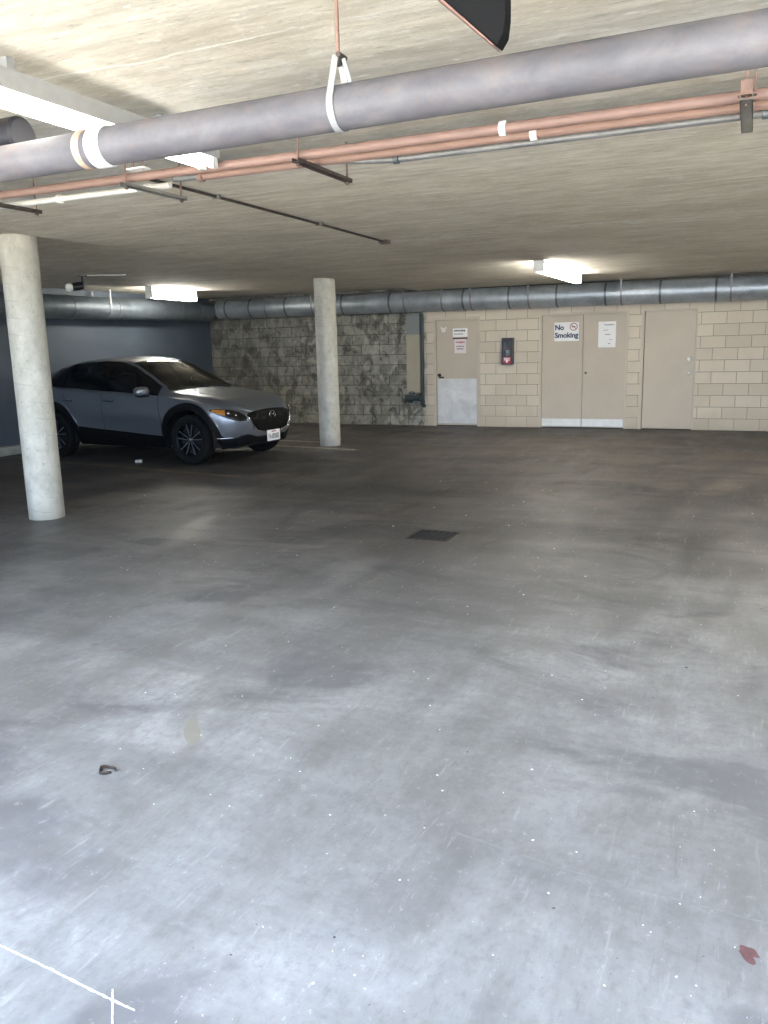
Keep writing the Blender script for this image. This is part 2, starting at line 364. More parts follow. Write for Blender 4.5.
# ------------------------------------------------------------------ setting
WY, WX, CZ, RX = 15.45, -11.0, 2.63, 5.5      # far wall, left wall, ceiling, right wall
dx0, dx1, dy0, dy1 = -2.55, -2.19, 6.14, 6.49   # drain opening
bm = bmesh.new()
XS = [WX, dx0, dx1, RX]; YS = [0.0, dy0, dy1, WY+.2]
for i in range(3):
    for j in range(3):
        if i == 1 and j == 1: continue
        bm.faces.new([bm.verts.new(p) for p in ((XS[i], YS[j], 0), (XS[i+1], YS[j], 0), (XS[i+1], YS[j+1], 0), (XS[i], YS[j+1], 0))])
bmesh.ops.remove_doubles(bm, verts=bm.verts, dist=1e-4)
struct(link('floor', bm, 'floor'))
bm = B(((WX-2, -16, -.12), (RX+8, 0.0, -.01))); struct(link('floor_driveway', bm, 'asphalt'))
SX = -5.98
bm = bmesh.new()
prism(bm, [(SX, -.25, CZ), (RX+.2, -.25, CZ), (RX+.2, -.25, CZ+.35), (WX-.2, -.25, CZ+.35), (WX-.2, -.25, CZ+.07), (SX, -.25, CZ+.07)], (0, WY+.45, 0))
struct(link('ceiling', bm, 'ceiling'))
struct(link('wall_left', B(((WX-.2, -.2, -.1), (WX, WY+.2, CZ+.1))), 'greywall'))
struct(link('wall_right', B(((RX, -.2, -.1), (RX+.2, WY+.2, CZ+.1))), 'backwall'))
# far wall with three door openings
D1, D2, D3 = (-5.74, -4.78), (-3.62, -2.02), (-1.80, -.87); DH = 2.11
xs = [WX, D1[0], D1[1], D2[0], D2[1], D3[0], D3[1], RX]
bm = bmesh.new()
for i in range(0, 8, 2): box(bm, (xs[i], WY, -.05), (xs[i+1], WY+.2, CZ+.2))
for d in (D1, D2, D3): box(bm, (d[0], WY, DH), (d[1], WY+.2, CZ+.2))
for d in (D1, D2, D3): box(bm, (d[0], WY+.12, -.05), (d[1], WY+.2, DH))
struct(link('wall_far', bm, 'block'))
# street side: piers left and right of the vehicle entry
struct(link('wall_front', B(((WX, -.2, -.05), (-7.5, 0, CZ+.1)), ((5.0, -.2, -.05), (RX, 0, CZ+.1))), 'backwall'))

def door_frame(root, d, w=.05):
    bm = bmesh.new()
    box(bm, (d[0], WY-.012, 0), (d[0]+w, WY+.1, DH)); box(bm, (d[1]-w, WY-.012, 0), (d[1], WY+.1, DH)); box(bm, (d[0]+w, WY-.012, DH-w), (d[1]-w, WY+.1, DH))
    return link('door_frame', bm, 'frame', root)
def empty_struct(name):
    o = bpy.data.objects.new(name, None); COL.objects.link(o); o['kind'] = 'structure'; return o
d1 = empty_struct('door_1'); door_frame(d1, D1, .055)
link('door_panel', B(((D1[0]+.06, WY+.02, .02), (D1[1]-.06, WY+.06, DH-.06))), 'door', d1)
link('kick_plate', B(((D1[0]+.075, WY+.012, .05), (D1[1]-.075, WY+.019, .93))), 'plate', d1)['label'] = 'large dented bright metal kick plate'
link('threshold', B(((D1[0]+.06, WY-.02, .0), (D1[1]-.06, WY+.02, .022))), 'chrome', d1)['label'] = 'shiny metal threshold strip'
bm = bmesh.new(); lathe(bm, [(.0001, -.06), (.027, -.055), (.031, -.04), (.026, -.028), (.012, -.022), (.012, -.006), (.032, -.005), (.032, 0)], 24, 'y')
hd = link('door_knob', bm, 'black', d1, True, (D1[0]+.12, WY+.02, 1.0))
link('latch_guard', B(((-.01, -.012, -.06), (.09, -.004, -.03))), 'black', hd)
# double door
d2 = empty_struct('door_2'); door_frame(d2, D2, .04)
mid = (D2[0]+D2[1])/2-.005
bm = B(((D2[0]+.045, WY+.02, .02), (mid-.004, WY+.06, DH-.045))); lf = link('door_leaf', bm, 'door', d2)
bm = B(((mid+.004, WY+.02, .02), (D2[1]-.045, WY+.06, DH-.045))); rf = link('door_leaf', bm, 'door', d2)
link('kick_strip', B(((D2[0]+.05, WY+.01, .03), (mid-.01, WY+.019, .17))), 'whiteplate', lf)
link('kick_strip', B(((mid+.01, WY+.01, .03), (D2[1]-.05, WY+.019, .17))), 'whiteplate', rf)
bm = bmesh.new(); lathe(bm, [(.0001, -.02), (.02, -.016), (.022, 0)], 20, 'y'); link('lock_cylinder', bm, 'chrome', rf, True, (mid+.06, WY+.02, 1.02))
d3 = empty_struct('door_3')
bm = bmesh.new(); box(bm, (D3[0], WY-.012, 0), (D3[0]+.05, WY+.1, DH)); box(bm, (D3[0]+.05, WY-.012, DH-.03), (D3[1], WY+.1, DH)); box(bm, (D3[1]-.02, WY-.012, 0), (D3[1], WY+.1, DH-.03))
link('door_frame', bm, 'frame', d3)
link('door_panel', B(((D3[0]+.065, WY-.02, .02), (D3[1]-.022, WY+.04, DH-.035))), 'door', d3)
for z, r in ((1.24, .042), (1.0, .032)):
    bm = bmesh.new(); lathe(bm, [(.0001, -.03), (r*.6, -.026), (r, -.014), (r, 0)], 24, 'y')
    link('deadbolt' if z > 1.1 else 'door_knob', bm, 'tape', d3, True, (D3[1]-.10, WY-.02, z))

# ------------------------------------------------------------------ columns
def column(x, y, r, label, h):
    bm = bmesh.new(); prof = [(r*1.0, 0), (r, .05)] + [(r, .05+(h-.05)*k/24) for k in range(1, 25)]
    lathe(bm, prof, 64)
    o = link('concrete_column', bm, 'column', None, True, (x, y, 0), autos=50)
    return tag(o, label, 'column', 'round concrete columns')
column(-6.29, 5.90, .168, 'round pale concrete column nearest the camera, in front of the car rear', CZ+.035)
column(-6.29, 11.98, .172, 'round pale concrete column further back, right of the car nose', CZ+.035)

# ------------------------------------------------------------------ ducts
def pt_lin(a, b, t): return tuple(a[i]+(b[i]-a[i])*t for i in range(3))
struct(link('trim_1', B(((WX, WY-.115, 2.50), (RX, WY, CZ+.02))), 'backdark'))  # added strip, its dark colour stands in for shade above the far duct
dfar = thing('ventilation_duct', 'long round galvanised metal duct hung along the top of the far block wall', 'duct', (0, 15.2, 0))
A0, A1 = (5.45, 0, 2.345), (-10.55, 0, 2.45)
link('duct_pipe', T([pt_lin(A0, A1, k/20) for k in range(21)], .197, 40), 'duct', dfar, True, autos=40)
def dz(x): return 2.345+(5.45-x)/16*.105
for x in (2.6, 1.1, .35, -.587, -1.471, -2.384, -3.237, -4.113, -4.992, -6.494, -7.53, -8.835, -9.70, -10.3):
    link('joint_band', T([(x-.018, 0, dz(x)), (x+.018, 0, dz(x))], .204, 40), 'band', dfar, True, autos=40)
def strap_bm(r, h, wd, t=.003, axis='x'):
    # strap looping under a pipe of radius r, legs joined up to height h above the centre
    bm = bmesh.new(); N = 28
    prev = None
    for k in range(N+1):
        a = pi + pi*k/N; quad = []
        for (rad, s) in ((r, -1), (r, 1), (r+t, 1), (r+t, -1)):
            quad.append((s*wd/2, rad*cos(a), rad*sin(a)))
        vs = [bm.verts.new(p) for p in quad]
        if prev:
            for i in range(4): bm.faces.new((prev[i], prev[(i+1) % 4], vs[(i+1) % 4], vs[i]))
        prev = vs
    for s in (-1, 1): box(bm, (-wd/2, s*(r+t) if s < 0 else r, 0), (wd/2, -r if s < 0 else r+t, h))
    return bm
for x in (2.0, .9, -.358, -2.113, -3.743, -4.836, -5.407, -6.18, -8.2, -9.3):
    o = link('hanger_strap', strap_bm(.204, CZ-dz(x), .03), 'galv', dfar, False, (x, 0, dz(x)))
dl = thing('ventilation_duct', 'dark round galvanised metal duct running along the top of the left grey wall', 'duct', (-10.72, 0, 0))
L0, L1 = (0, .6, 2.30), (0, 15.0, 2.40)
link('duct_pipe', T([pt_lin(L0, L1, k/16) for k in range(17)], .197, 40), 'ductd', dl, True, autos=40)
for y in (3.0, 5.0, 7.2, 9.4, 11.0, 12.1, 13.3, 14.55):
    z = 2.30+(y-.6)/14.4*.10
    link('joint_band', T([(0, y-.035, z), (0, y+.035, z)], .204, 40), 'band', dl, True, autos=40)
for y in (4.0, 8.0, 11.82, 13.9):
    z = 2.30+(y-.6)/14.4*.10
    bm = strap_bm(.204, CZ+.07-z, .03); bmesh.ops.rotate(bm, verts=bm.verts, cent=(0, 0, 0), matrix=Matrix.Rotation(pi/2, 3, 'Z'))
    link('hanger_strap', bm, 'galv', dl, False, (0, y, z))
bm = bmesh.new(); box(bm, (WX, .5, 0), (-10.86, WY-.05, .14)); struct(link('baseboard_left', bm, 'column', None, bevel=.01))

# ------------------------------------------------------------------ big iron pipe
ip = thing('drain_pipe', 'thick grey and pinkish iron drain pipe crossing the whole ceiling in the foreground', 'pipe', (0, 2.368, 2.283), -.0225)
link('pipe_run', T([(x, 0, 0) for x in (5.45, 4, 2, 1, 0, -1, -2, -2.12)], .0635, 48), 'iron', ip, True, autos=40)
link('pipe_run', T([(x, 0, -.002) for x in (-2.10, -3, -4, -6, -8, -10.45)], .0615, 48), 'iron', ip, True, autos=40)
link('joint_collar', T([(-2.155, 0, 0), (-2.15, 0, 0), (-2.095, 0, 0), (-2.09, 0, 0)], [.0645, .0685, .0685, .0645], 48), 'tape', ip, True, autos=40)['label'] = 'white collar wrapped around the pipe joint'
link('sealant_ring', T([(-2.215, 0, 0), (-2.207, 0, 0), (-2.19, 0, 0), (-2.182, 0, 0)], [.062, .066, .066, .062], 48), 'ochre', ip, True, autos=40)['label'] = 'thin ochre ring of old sealant'
# clevis hanger
hx = -1.183
hg = thing('pipe_hanger', 'white loop clevis hanger on a reddish threaded rod holding the thick pipe', 'hanger', (hx, 2.395, 2.283))
def clevis(r, ztop, wd, t=.004):
    bm = bmesh.new(); pts = []
    N = 22
    for k in range(N+1):
        a = radians(160) + radians(220)*k/N; pts.append((r*cos(a), r*sin(a), cos(a), sin(a)))
    pts = [(-.014, ztop, -1, 0)] + pts + [(.014, ztop, 1, 0)]
    prev = None
    for (y, z, ny, nz) in pts:
        vs = [bm.verts.new(p) for p in ((-wd/2, y, z), (wd/2, y, z), (wd/2, y+ny*t, z+nz*t), (-wd/2, y+ny*t, z+nz*t))]
        if prev:
            for i in range(4): bm.faces.new((prev[i], prev[(i+1) % 4], vs[(i+1) % 4], vs[i]))
        else: bm.faces.new(vs)
        prev = vs
    bm.faces.new(prev)
    return bm
link('loop_strap', clevis(.0655, .145, .021), 'zinc', hg)
link('threaded_rod', T([(0, 0, .13), (0, 0, CZ-2.283)], .0062, 14), 'redrod', hg, True, autos=40)
link('spacer_bolt', T([(.012, -.024, .142), (.012, .024, .142)], .008, 12), 'steel', hg, True, autos=40)
link('roller_tube', T([(.018, .0, .135), (.032, .02, .066)], .0075, 14), 'zinc', hg, True, autos=40)
bm = T([(0, 0, .118), (0, 0, .136)], .012, 6); link('hex_nut', bm, 'steel', hg)

# ------------------------------------------------------------------ copper pipes and conduit on trapeze struts
def couplings(root, xs_, r, z=0, m='tape'):
    for x in xs_:
        link('coupling', T([(x-.016, 0, z), (x-.013, 0, z), (x+.013, 0, z), (x+.016, 0, z)], [r, r*1.35, r*1.35, r], 24), m, root, True, autos=40)
c1 = thing('copper_pipe', 'orange copper water pipe, the nearer of the two running side by side', 'pipe', (0, 3.66, 2.478), group=None)
link('pipe_run', T([(x, 0, 0) for x in (5.4, 3, 1, 0, -1, -2, -4, -7, -10.45)], .0225, 20), 'copper', c1, True, autos=40)
couplings(c1, (-1.03,), .0225); couplings(c1, (1.6,), .0225, 0, 'copper')
c2 = thing('copper_pipe', 'orange copper water pipe, the further of the two running side by side', 'pipe', (0, 3.80, 2.474))
link('pipe_run', T([(x, 0, 0) for x in (5.45, 3, 1, 0, -1, -2, -2.72)], .0205, 20), 'copper', c2, True, autos=40)
couplings(c2, (-.93,), .0205); couplings(c2, (-2.70, 1.2), .0205, 0, 'copper')
c3 = thing('conduit', 'thin grey steel conduit running beside the two copper pipes', 'conduit', (0, 3.95, 2.474))
pts = [(5.45, 0, 0), (2, 0, 0), (.4, 0, 0), (-.4, -.002, 0), (-1.2, .0, 0), (-1.5, .0, .0), (-1.66, .002, .0), (-1.8, .0, .01), (-1.95, -.03, .02), (-2.1, -.05, .025), (-2.6, -.055, .026), (-2.95, -.055, .026)]
link('conduit_run', T(pts, .0165, 16), 'galv', c3, True, autos=40)
couplings(c3, (.0, -1.65), .0165, 0, 'band')
c4 = thing('conduit', 'pale green conduit running below the copper pipe at the left edge', 'conduit', (0, 3.86, 2.465))
link('conduit_run', T([(-2.95, 0, 0), (-3.3, 0, 0), (-6, 0, 0), (-10.45, 0, 0)], .017, 16), 'whiteplate', c4, True, autos=40)
couplings(c4, (-3.1,), .018, 0, 'tape'); couplings(c4, (-3.75,), .018, 0, 'tape')
def trapeze(x, y0, y1, z, label, mat='steel', wd=.035, rods=(0, 1), rodm='rust'):
    t = thing('trapeze_bracket', label, 'bracket', (x, 0, z), group='trapeze brackets under the copper pipes')
    bm = bmesh.new()
    box(bm, (-wd/2, y0, -.020), (wd/2, y1, -.017)); box(bm, (-wd/2, y0, -.020), (-wd/2+.003, y1, .0)); box(bm, (wd/2-.003, y0, -.020), (wd/2, y1, .0))
    link('strut', bm, mat, t)
    for k in rods:
        y = (y0+.03, y1-.03)[k]
        link('rod', T([(0, y, -.035), (0, y, CZ-z)], .005, 10), rodm, t, True, autos=40)
        link('nut', T([(0, y, -.03), (0, y, -.021)], .011, 6), 'steel', t)
    return t
ZT = 2.452
trapeze(-2.01, 3.58, 4.16, ZT, 'dark steel trapeze bracket under the copper pipes left of the clevis hanger')
trapeze(-3.04, 3.58, 4.10, ZT-.006, 'pale dirty trapeze bracket under the pipes below the white collar', 'strut')
trapeze(-4.05, 3.58, 4.00, ZT-.006, 'thin dark trapeze bracket under the pipes at the left edge', 'steel', .03)
t4 = trapeze(-.07, 3.52, 4.07, ZT, 'grey channel trapeze bracket under the pipes at the right edge', 'strut', .045, (0,), 'redrod')
link('rod', T([(.028, 3.55, -.0), (.028, 3.55, CZ-ZT)], .005, 10), 'redrod', t4, True, autos=40)
link('beam_clip', B(((-.02, 3.525, .0), (.02, 3.532, .05)), ((-.03, 3.52, -.002), (.036, 3.56, .002))), 'redrod', t4)
# thin dark conduit on the ceiling
cc = thing('ceiling_conduit', 'thin dark conduit fixed flat on the ceiling running away from the copper pipes', 'conduit', (-3.44, 0, CZ-.014))
link('conduit_run', T([(0, 4.3, 0), (0, 6, 0), (-.02, 7.9, 0)], .010, 10), 'steel', cc, True, autos=40)
link('junction_box', B(((-.06, 7.88, -.02), (.03, 7.97, .013))), 'steel', cc)
for y in (5.0, 6.5): link('pipe_clip', B(((-.03, y-.01, -.012), (.03, y+.01, .013))), 'strut', cc)
# short pipe stub hanging from the pipes near the white collar
st = thing('pipe_stub', 'short reddish hanger clamp with a bolt above the copper pipe by the white collar', 'clamp', (-2.98, 3.60, 2.50))
link('rod', T([(0, 0, 0), (0, 0, CZ-2.50)], .006, 10), 'redrod', st, True, autos=40)
link('rod', T([(.05, .02, .0), (.05, .02, CZ-2.50)], .006, 10), 'redrod', st, True, autos=40)
link('clamp_plate', B(((-.03, -.02, .0), (.08, .04, .008))), 'tape', st)

# ------------------------------------------------------------------ fluorescent lamps
def strip_light(a, b, wd, label, style, fz):
    a = Vector(a); b = Vector(b); L = (b-a).length; ang = math.atan2(b.y-a.y, b.x-a.x)
    c = (a+b)/2
    t = thing('fluorescent_lamp', label, 'ceiling lamp', (c.x, c.y, c.z), ang, 'fluorescent lamps on the ceiling')
    h = L/2; top = fz-c.z
    if style == 'wrap':
        link('housing', B(((-h, -wd*.35, top-.05), (h, wd*.35, top-.001))), 'white', t, bevel=.004)
        bm = bmesh.new()
        prism(bm, [(-h+.015, -wd/2, top-.05), (-h+.015, -wd/2, .03), (-h+.015, -wd*.32, 0), (-h+.015, wd*.32, 0), (-h+.015, wd/2, .03), (-h+.015, wd/2, top-.05)], (2*h-.03, 0, 0))
        link('diffuser', bm, 'diffuser', t)
        for s in (-1, 1): link('end_cap', B(((s*h-.012, -wd/2-.006, -.005), (s*h+.012, wd/2+.006, top-.001))), 'white', t, bevel=.003)
    else:
        bm = bmesh.new()    # channel with sloping reflector wings
        box(bm, (-h, -.055, .035), (h, .055, .105))
        link('channel', bm, 'zinc', t)
        for e in (-.7, 0, .7): link('mounting_stem', B(((e*h-.02, -.015, .105), (e*h+.02, .015, top-.001))), 'zinc', t)
        for s in (-1, 1):
            link('tube', T([(-h+.05, s*wd*.17, .010), (h-.05, s*wd*.17, .010)], .017, 16), 'tube', t, True, autos=40)
            for e in (-1, 1): link('lamp_holder', B(((e*(h-.03)-.02, s*wd*.17-.016, -.012), (e*(h-.03)+.02, s*wd*.17+.016, .06))), 'white', t, bevel=.003)
        link('lamp_holder', B(((-.28-.03, -wd*.4, -.012), (-.28+.03, wd*.4, .062))), 'white', t, bevel=.006)
    return t
strip_light((-2.535, 1.2, 2.468), (-2.515, 3.625, 2.468), .20, 'twin tube fluorescent lamp nearest the camera, behind the thick drain pipe', 'strip', CZ)
strip_light((1.9, 4.6, 2.49), (1.9, 7.1, 2.49), .20, 'added unseen fluorescent ceiling lamp with white diffuser near the entry on the right side', 'wrap', CZ)  # added out of view to brighten the mid ceiling and right floor
strip_light((1.7, 8.6, 2.49), (1.7, 11.1, 2.49), .20, 'fluorescent ceiling lamp with white diffuser over the right side of the garage', 'wrap', CZ)
strip_light((-2.60, 10.98, 2.49), (-2.585, 13.5, 2.49), .13, 'fluorescent ceiling lamp with white diffuser in front of the double door', 'wrap', CZ)
strip_light((-9.60, 11.75, 2.505), (-9.66, 13.1, 2.505), .13, 'fluorescent ceiling lamp with white diffuser above the parked car', 'wrap', CZ+.07)

# ------------------------------------------------------------------ security spot, black bracket, black pipe
sp = thing('security_camera', 'small black ceiling unit with a shiny white round face near the left duct', 'camera', (-9.0, 9.35, 2.50))
bm = bmesh.new(); lathe(bm, [(.06, -.18), (.065, -.02), (.055, 0)], 24)
link('body', T([(.0, 0, .03), (.05, .06, .04), (.10, .11, .05)], [.055, .06, .05], 20), 'black', sp, True, autos=40); bm.free()
bm = bmesh.new(); bmesh.ops.create_uvsphere(bm, u_segments=24, v_segments=14, radius=.062); link('dome', bm, 'tape', sp, True, (-.03, -.03, .02))
link('mount_arm', T([(.10, .1, .05), (.10, .1, CZ+.07-2.5)], .014, 12), 'black', sp, True, autos=40)
bm = bmesh.new(); lathe(bm, [(.07, 0), (.075, .012), (.07, .022)], 24); link('mount_plate', bm, 'strut', sp, True, (.1, .1, CZ+.07-2.5-.023))
link('cable_run', T([(.1, .1, .185), (.3, .2, .19), (.62, .42, .19)], .006, 8), 'tape', sp, True, autos=40)

bk = thing('hanging_bracket', 'black pointed metal bracket with a worn brown edge hanging at the top edge', 'bracket', (-.018, 2.0, .008))
poly = [(-.565, 0, 2.243), (-.560, 0, 2.240), (-.545, 0, 2.262), (-.540, 0, 2.30), (-.540, 0, CZ-.01), (-.985, 0, CZ-.01)]
bm = prism(bmesh.new(), poly, (0, .05, 0)); link('plate', bm, 'soot', bk, bevel=.003)
bm = prism(bmesh.new(), [(-.572, -.004, 2.243), (-.565, -.004, 2.240), (-.972, -.004, CZ-.011), (-.990, -.004, CZ-.011)], (0, .058, 0)); link('worn_edge', bm, 'rust', bk)['label'] = 'worn brown edge strip'

bp = thing('black_pipe', 'black plastic pipe end with a collar at the left edge above the drain pipe', 'pipe', (0, 2.62, 2.43))
link('pipe_run', T([(-2.75, 0, 0), (-4.5, 0, 0), (-8, 0, 0)], .062, 24), 'warm', bp, True, autos=40)
link('collar', T([(-2.70, 0, 0), (-2.71, 0, 0), (-2.80, 0, 0), (-2.81, 0, 0)], [.062, .074, .074, .063], 24), 'warm', bp, True, autos=40)
link('hanger_rod', T([(-3.3, 0, .03), (-3.3, 0, CZ-2.44)], .006, 8), 'rust', bp, True)
link('hanger_rod', T([(-6.3, 0, .03), (-6.3, 0, CZ-2.44)], .006, 8), 'rust', bp, True)

# ------------------------------------------------------------------ far wall fittings
pb = thing('pilaster_cover', 'narrow flat panel, grey at the top and beige below, on the stained block wall', 'panel', (-6.15, WY, 0))
link('cover_panel', B(((-.145, -.06, .66), (.145, -.001, 1.80))), 'beige', pb, bevel=.004)['label'] = 'beige lower panel'
link('upper_panel', B(((-.145, -.06, 1.801), (.145, -.001, 2.20))), 'grooved', pb, bevel=.004)['label'] = 'grey upper panel'
gp = thing('standpipe', 'dark green vertical pipe with a valve beside the beige panel', 'pipe', (-5.95, WY-.07, 0))
link('pipe_run', T([(0, 0, .45), (0, 0, 2.2)], .032, 20), 'greenm', gp, True, autos=40)
vb = link('valve_body', T([(-.36, -.02, .55), (-.30, -.02, .55), (-.2, -.02, .55), (-.06, -.01, .55), (.02, 0, .55)], [.07, .075, .045, .055, .04], 20), 'greenm', gp, True, autos=40)
link('outlet', T([(-.22, -.02, .56), (-.22, -.12, .50)], [.05, .045], 16), 'greenm', vb, True, autos=40)
link('outlet', T([(-.08, -.01, .56), (-.08, -.1, .60)], [.045, .04], 16), 'greenm', vb, True, autos=40)
link('valve_wheel', T([(-.22+.06*cos(a*pi/6), -.04, .66+.02*sin(a*pi/6)) for a in range(13)], .008, 8), 'greenm', vb, True)
link('elbow', T([(0, 0, .52), (0, 0, .44), (0, .03, .40), (0, .068, .40)], .038, 16), 'greenm', gp, True, autos=40)

ec = thing('fire_extinguisher_cabinet', 'narrow dark cabinet with a window on the beige block wall between the doors', 'cabinet', (-4.215, WY, 1.19)); ec.scale = (.84, 1, .92)
bm = bmesh.new()
box(bm, (-.125, -.12, 0), (-.11, 0, .54)); box(bm, (.11, -.12, 0), (.125, 0, .54)); box(bm, (-.11, -.12, 0), (.11, 0, .02)); box(bm, (-.11, -.12, .52), (.11, 0, .54)); box(bm, (-.11, -.012, .02), (.11, -.001, .52))
link('case', bm, 'cabinet', ec)
bm = bmesh.new(); box(bm, (-.11, -.125, .02), (-.095, -.119, .52)); box(bm, (.095, -.125, .02), (.11, -.119, .52)); box(bm, (-.095, -.125, .455), (.095, -.119, .52))
df = link('door_frame', bm, 'cabinet', ec)
link('window_pane', B(((-.095, -.124, .15), (.095, -.122, .455))), 'lens', df)
lb = link('warning_label', B(((-.095, -.126, .02), (.095, -.121, .15))), 'extred', ec); lb['label'] = 'red label with white letters'
ex = thing('fire_extinguisher', 'small red fire extinguisher inside the narrow dark wall cabinet', 'extinguisher', (-4.22, WY-.065, 1.212)); ex.scale = (.84, .84, .92)
bm = bmesh.new(); lathe(bm, [(.045, 0), (.05, .01), (.05, .30), (.04, .34), (.018, .36), (.018, .38)], 24); link('cylinder', bm, 'extred', ex, True, autos=40)
bm = bmesh.new(); lathe(bm, [(.0508, .16), (.0508, .27)], 24); link('label_band', bm, 'paper', ex, True)
link('valve_head', B(((-.02, -.02, .38), (.02, .02, .41)), ((-.05, -.012, .41), (.02, .012, .425))), 'chrome', ex)
link('hose', T([(.02, 0, .40), (.055, 0, .38), (.06, 0, .25), (.055, 0, .12)], .008, 8), 'black', ex, True)

def text(body, size, mat, parent, loc, name='lettering', rot=(pi/2, 0, 0), align='CENTER', ex_=.0008, bold=0.0):
    cu = bpy.data.curves.new(name, 'FONT'); cu.body = body; cu.size = size; cu.align_x = align; cu.extrude = ex_; cu.offset = bold
    tmp = bpy.data.objects.new('tmp', cu); COL.objects.link(tmp)
    dg = bpy.context.evaluated_depsgraph_get(); me = bpy.data.meshes.new_from_object(tmp.evaluated_get(dg))
    bpy.data.objects.remove(tmp)
    me.materials.clear(); me.materials.append(M[mat])
    o = bpy.data.objects.new(name, me); COL.objects.link(o); o.parent = parent; o.location = loc; o.rotation_euler = rot
    return o
text('FIRE', .075, 'paper', lb, (0, -.128, .085), bold=.002)
bm = prism(bmesh.new(), [(-.035, -.127, .085), (.035, -.127, .085), (0, -.127, .03)], (0, -.001, 0)); link('arrow', bm, 'paper', lb)

def strokes(lines, y, seed=1):
    # rows of unreadable small print as short bars: (z, x0, x1, height)
    rnd = random.Random(seed); bm = bmesh.new()
    for z, x0, x1, h in lines:
        x = x0
        while x < x1:
            l = rnd.uniform(.4, 1.1)*h; e = min(x+l, x1)
            box(bm, (x, y-.001, z + (rnd.uniform(0, .25)*h)), (e, y, z+h)); x = e+h*.28
    return bm
YD = WY+.0195          # faces of doors 1 and 2
ns = thing('no_smoking_sign', 'white No Smoking sign with red symbol on the left leaf of the double door', 'sign', (-3.13, YD, 1.60))
bm = B(((-.225, -.006, 0), (.225, -.0005, .34))); link('sign_board', bm, 'paper', ns, bevel=.002)
text('No', .125, 'navy', ns, (-.13, -.0075, .205), bold=.005); text('Smoking', .125, 'navy', ns, (0, -.0075, .065), bold=.005)
bm = bmesh.new(); lathe(bm, [(.056, 0), (.070, 0), (.070, -.001), (.056, -.001)], 36, 'y', close=True)
pr = link('prohibition_symbol', bm, 'redink', ns, False, (.13, -.0065, .255)); pr['label'] = 'red circle with a diagonal bar over a cigarette'
bm = bmesh.new(); prism(bm, [(-.046, 0, .038), (-.038, 0, .046), (.046, 0, -.038), (.038, 0, -.046)], (0, -.0015, 0)); link('diagonal_bar', bm, 'redink', pr)
link('cigarette', B(((-.04, -.001, -.008), (.035, 0, .006))), 'ink', pr)
pn = thing('paper_notice', 'tall white paper notice on the right leaf of the double door', 'notice', (-2.40, YD, 1.47))
link('sheet', B(((-.155, -.003, 0), (.155, -.0005, .46))), 'paper', pn)
for k, ln_ in enumerate([(.39, -.05, .12, .016), (.30, -.06, .02, .010), (.22, -.03, .06, .016), (.13, .04, .10, .010), (.06, .02, .06, .014)]): link('text_line', strokes([ln_], -.003, 3+k), 'ink', pn)
s1 = thing('door_sign', 'small white sign with dark lettering above a notice on the narrow left door', 'sign', (-5.19, YD, 1.73))
link('sign_board', B(((-.15, -.005, 0), (.15, -.0005, .165))), 'paper', s1, bevel=.001)
for k, ln_ in enumerate([(.10, -.12, .10, .034), (.045, -.12, .06, .018)]): link('text_line', strokes([ln_], -.005, 5+k), 'ink', s1)
link('bottom_bar', B(((-.15, -.007, -.04), (.15, -.0005, -.012))), 'steel', s1)['label'] = 'dark green bar under the sign'
s2 = thing('paper_notice', 'small pinkish paper notice with red lettering below the white sign on the narrow left door', 'notice', (-5.19, YD, 1.42))
link('sheet', B(((-.118, -.003, 0), (.118, -.0005, .27))), 'ppaper', s2)
link('heading', strokes([(.19, -.09, .09, .034)], -.003, 8), 'redink', s2)
for k, ln_ in enumerate([(.12, -.08, .08, .02), (.07, -.07, .07, .022)]): link('text_line', strokes([ln_], -.003, 9+k), 'ink', s2)
s3 = thing('door_emblem', 'small cream animal face sticker in the top corner of the narrow left door', 'sticker', (-5.53, YD, 1.87))
bm = bmesh.new(); lathe(bm, [(.0001, -.001), (.045, -.001), (.045, 0)], 24, 'y'); box(bm, (-.065, -.001, .03), (-.03, 0, .055)); box(bm, (.03, -.001, .03), (.065, 0, .055))
link('face', bm, 'tape', s3); link('mark', B(((-.018, -.0025, -.004), (.018, -.0012, .012))), 'frame', s3)

# ------------------------------------------------------------------ floor things
g = thing('drain_grate', 'square dark iron drain grate sunk in the middle of the concrete floor', 'grate', ((dx0+dx1)/2, (dy0+dy1)/2, 0))
hw, hl = (dx1-dx0)/2, (dy1-dy0)/2
bm = bmesh.new()
box(bm, (-hw, -hl, -.25), (-hw+.005, hl, -.03)); box(bm, (hw-.005, -hl, -.25), (hw, hl, -.03)); box(bm, (-hw+.005, -hl, -.25), (hw-.005, -hl+.005, -.03)); box(bm, (-hw+.005, hl-.005, -.25), (hw-.005, hl, -.03)); box(bm, (-hw, -hl, -.26), (hw, hl, -.25))
link('sump', bm, 'pit', g)
bm = bmesh.new()
for a, b in (((-hw, -hl, -.03), (-hw+.02, hl, .004)), ((hw-.02, -hl, -.03), (hw, hl, .004)), ((-hw+.02, -hl, -.03), (hw-.02, -hl+.02, .004)), ((-hw+.02, hl-.02, -.03), (hw-.02, hl, .004))): box(bm, a, b)
link('grate_frame', bm, 'grate', g)
for k in range(9):
    y = -hl+.03+(2*hl-.06)*(k+.5)/9
    link('grate_bar', B(((-hw+.02, y-.006, -.025), (hw-.02, y+.006, .002))), 'grate', g)
for k in range(5):
    x = -hw+.03+(2*hw-.06)*(k+.5)/5
    link('cross_bar', B(((x-.005, -hl+.02, -.022), (x+.005, hl-.02, .001))), 'grate', g)
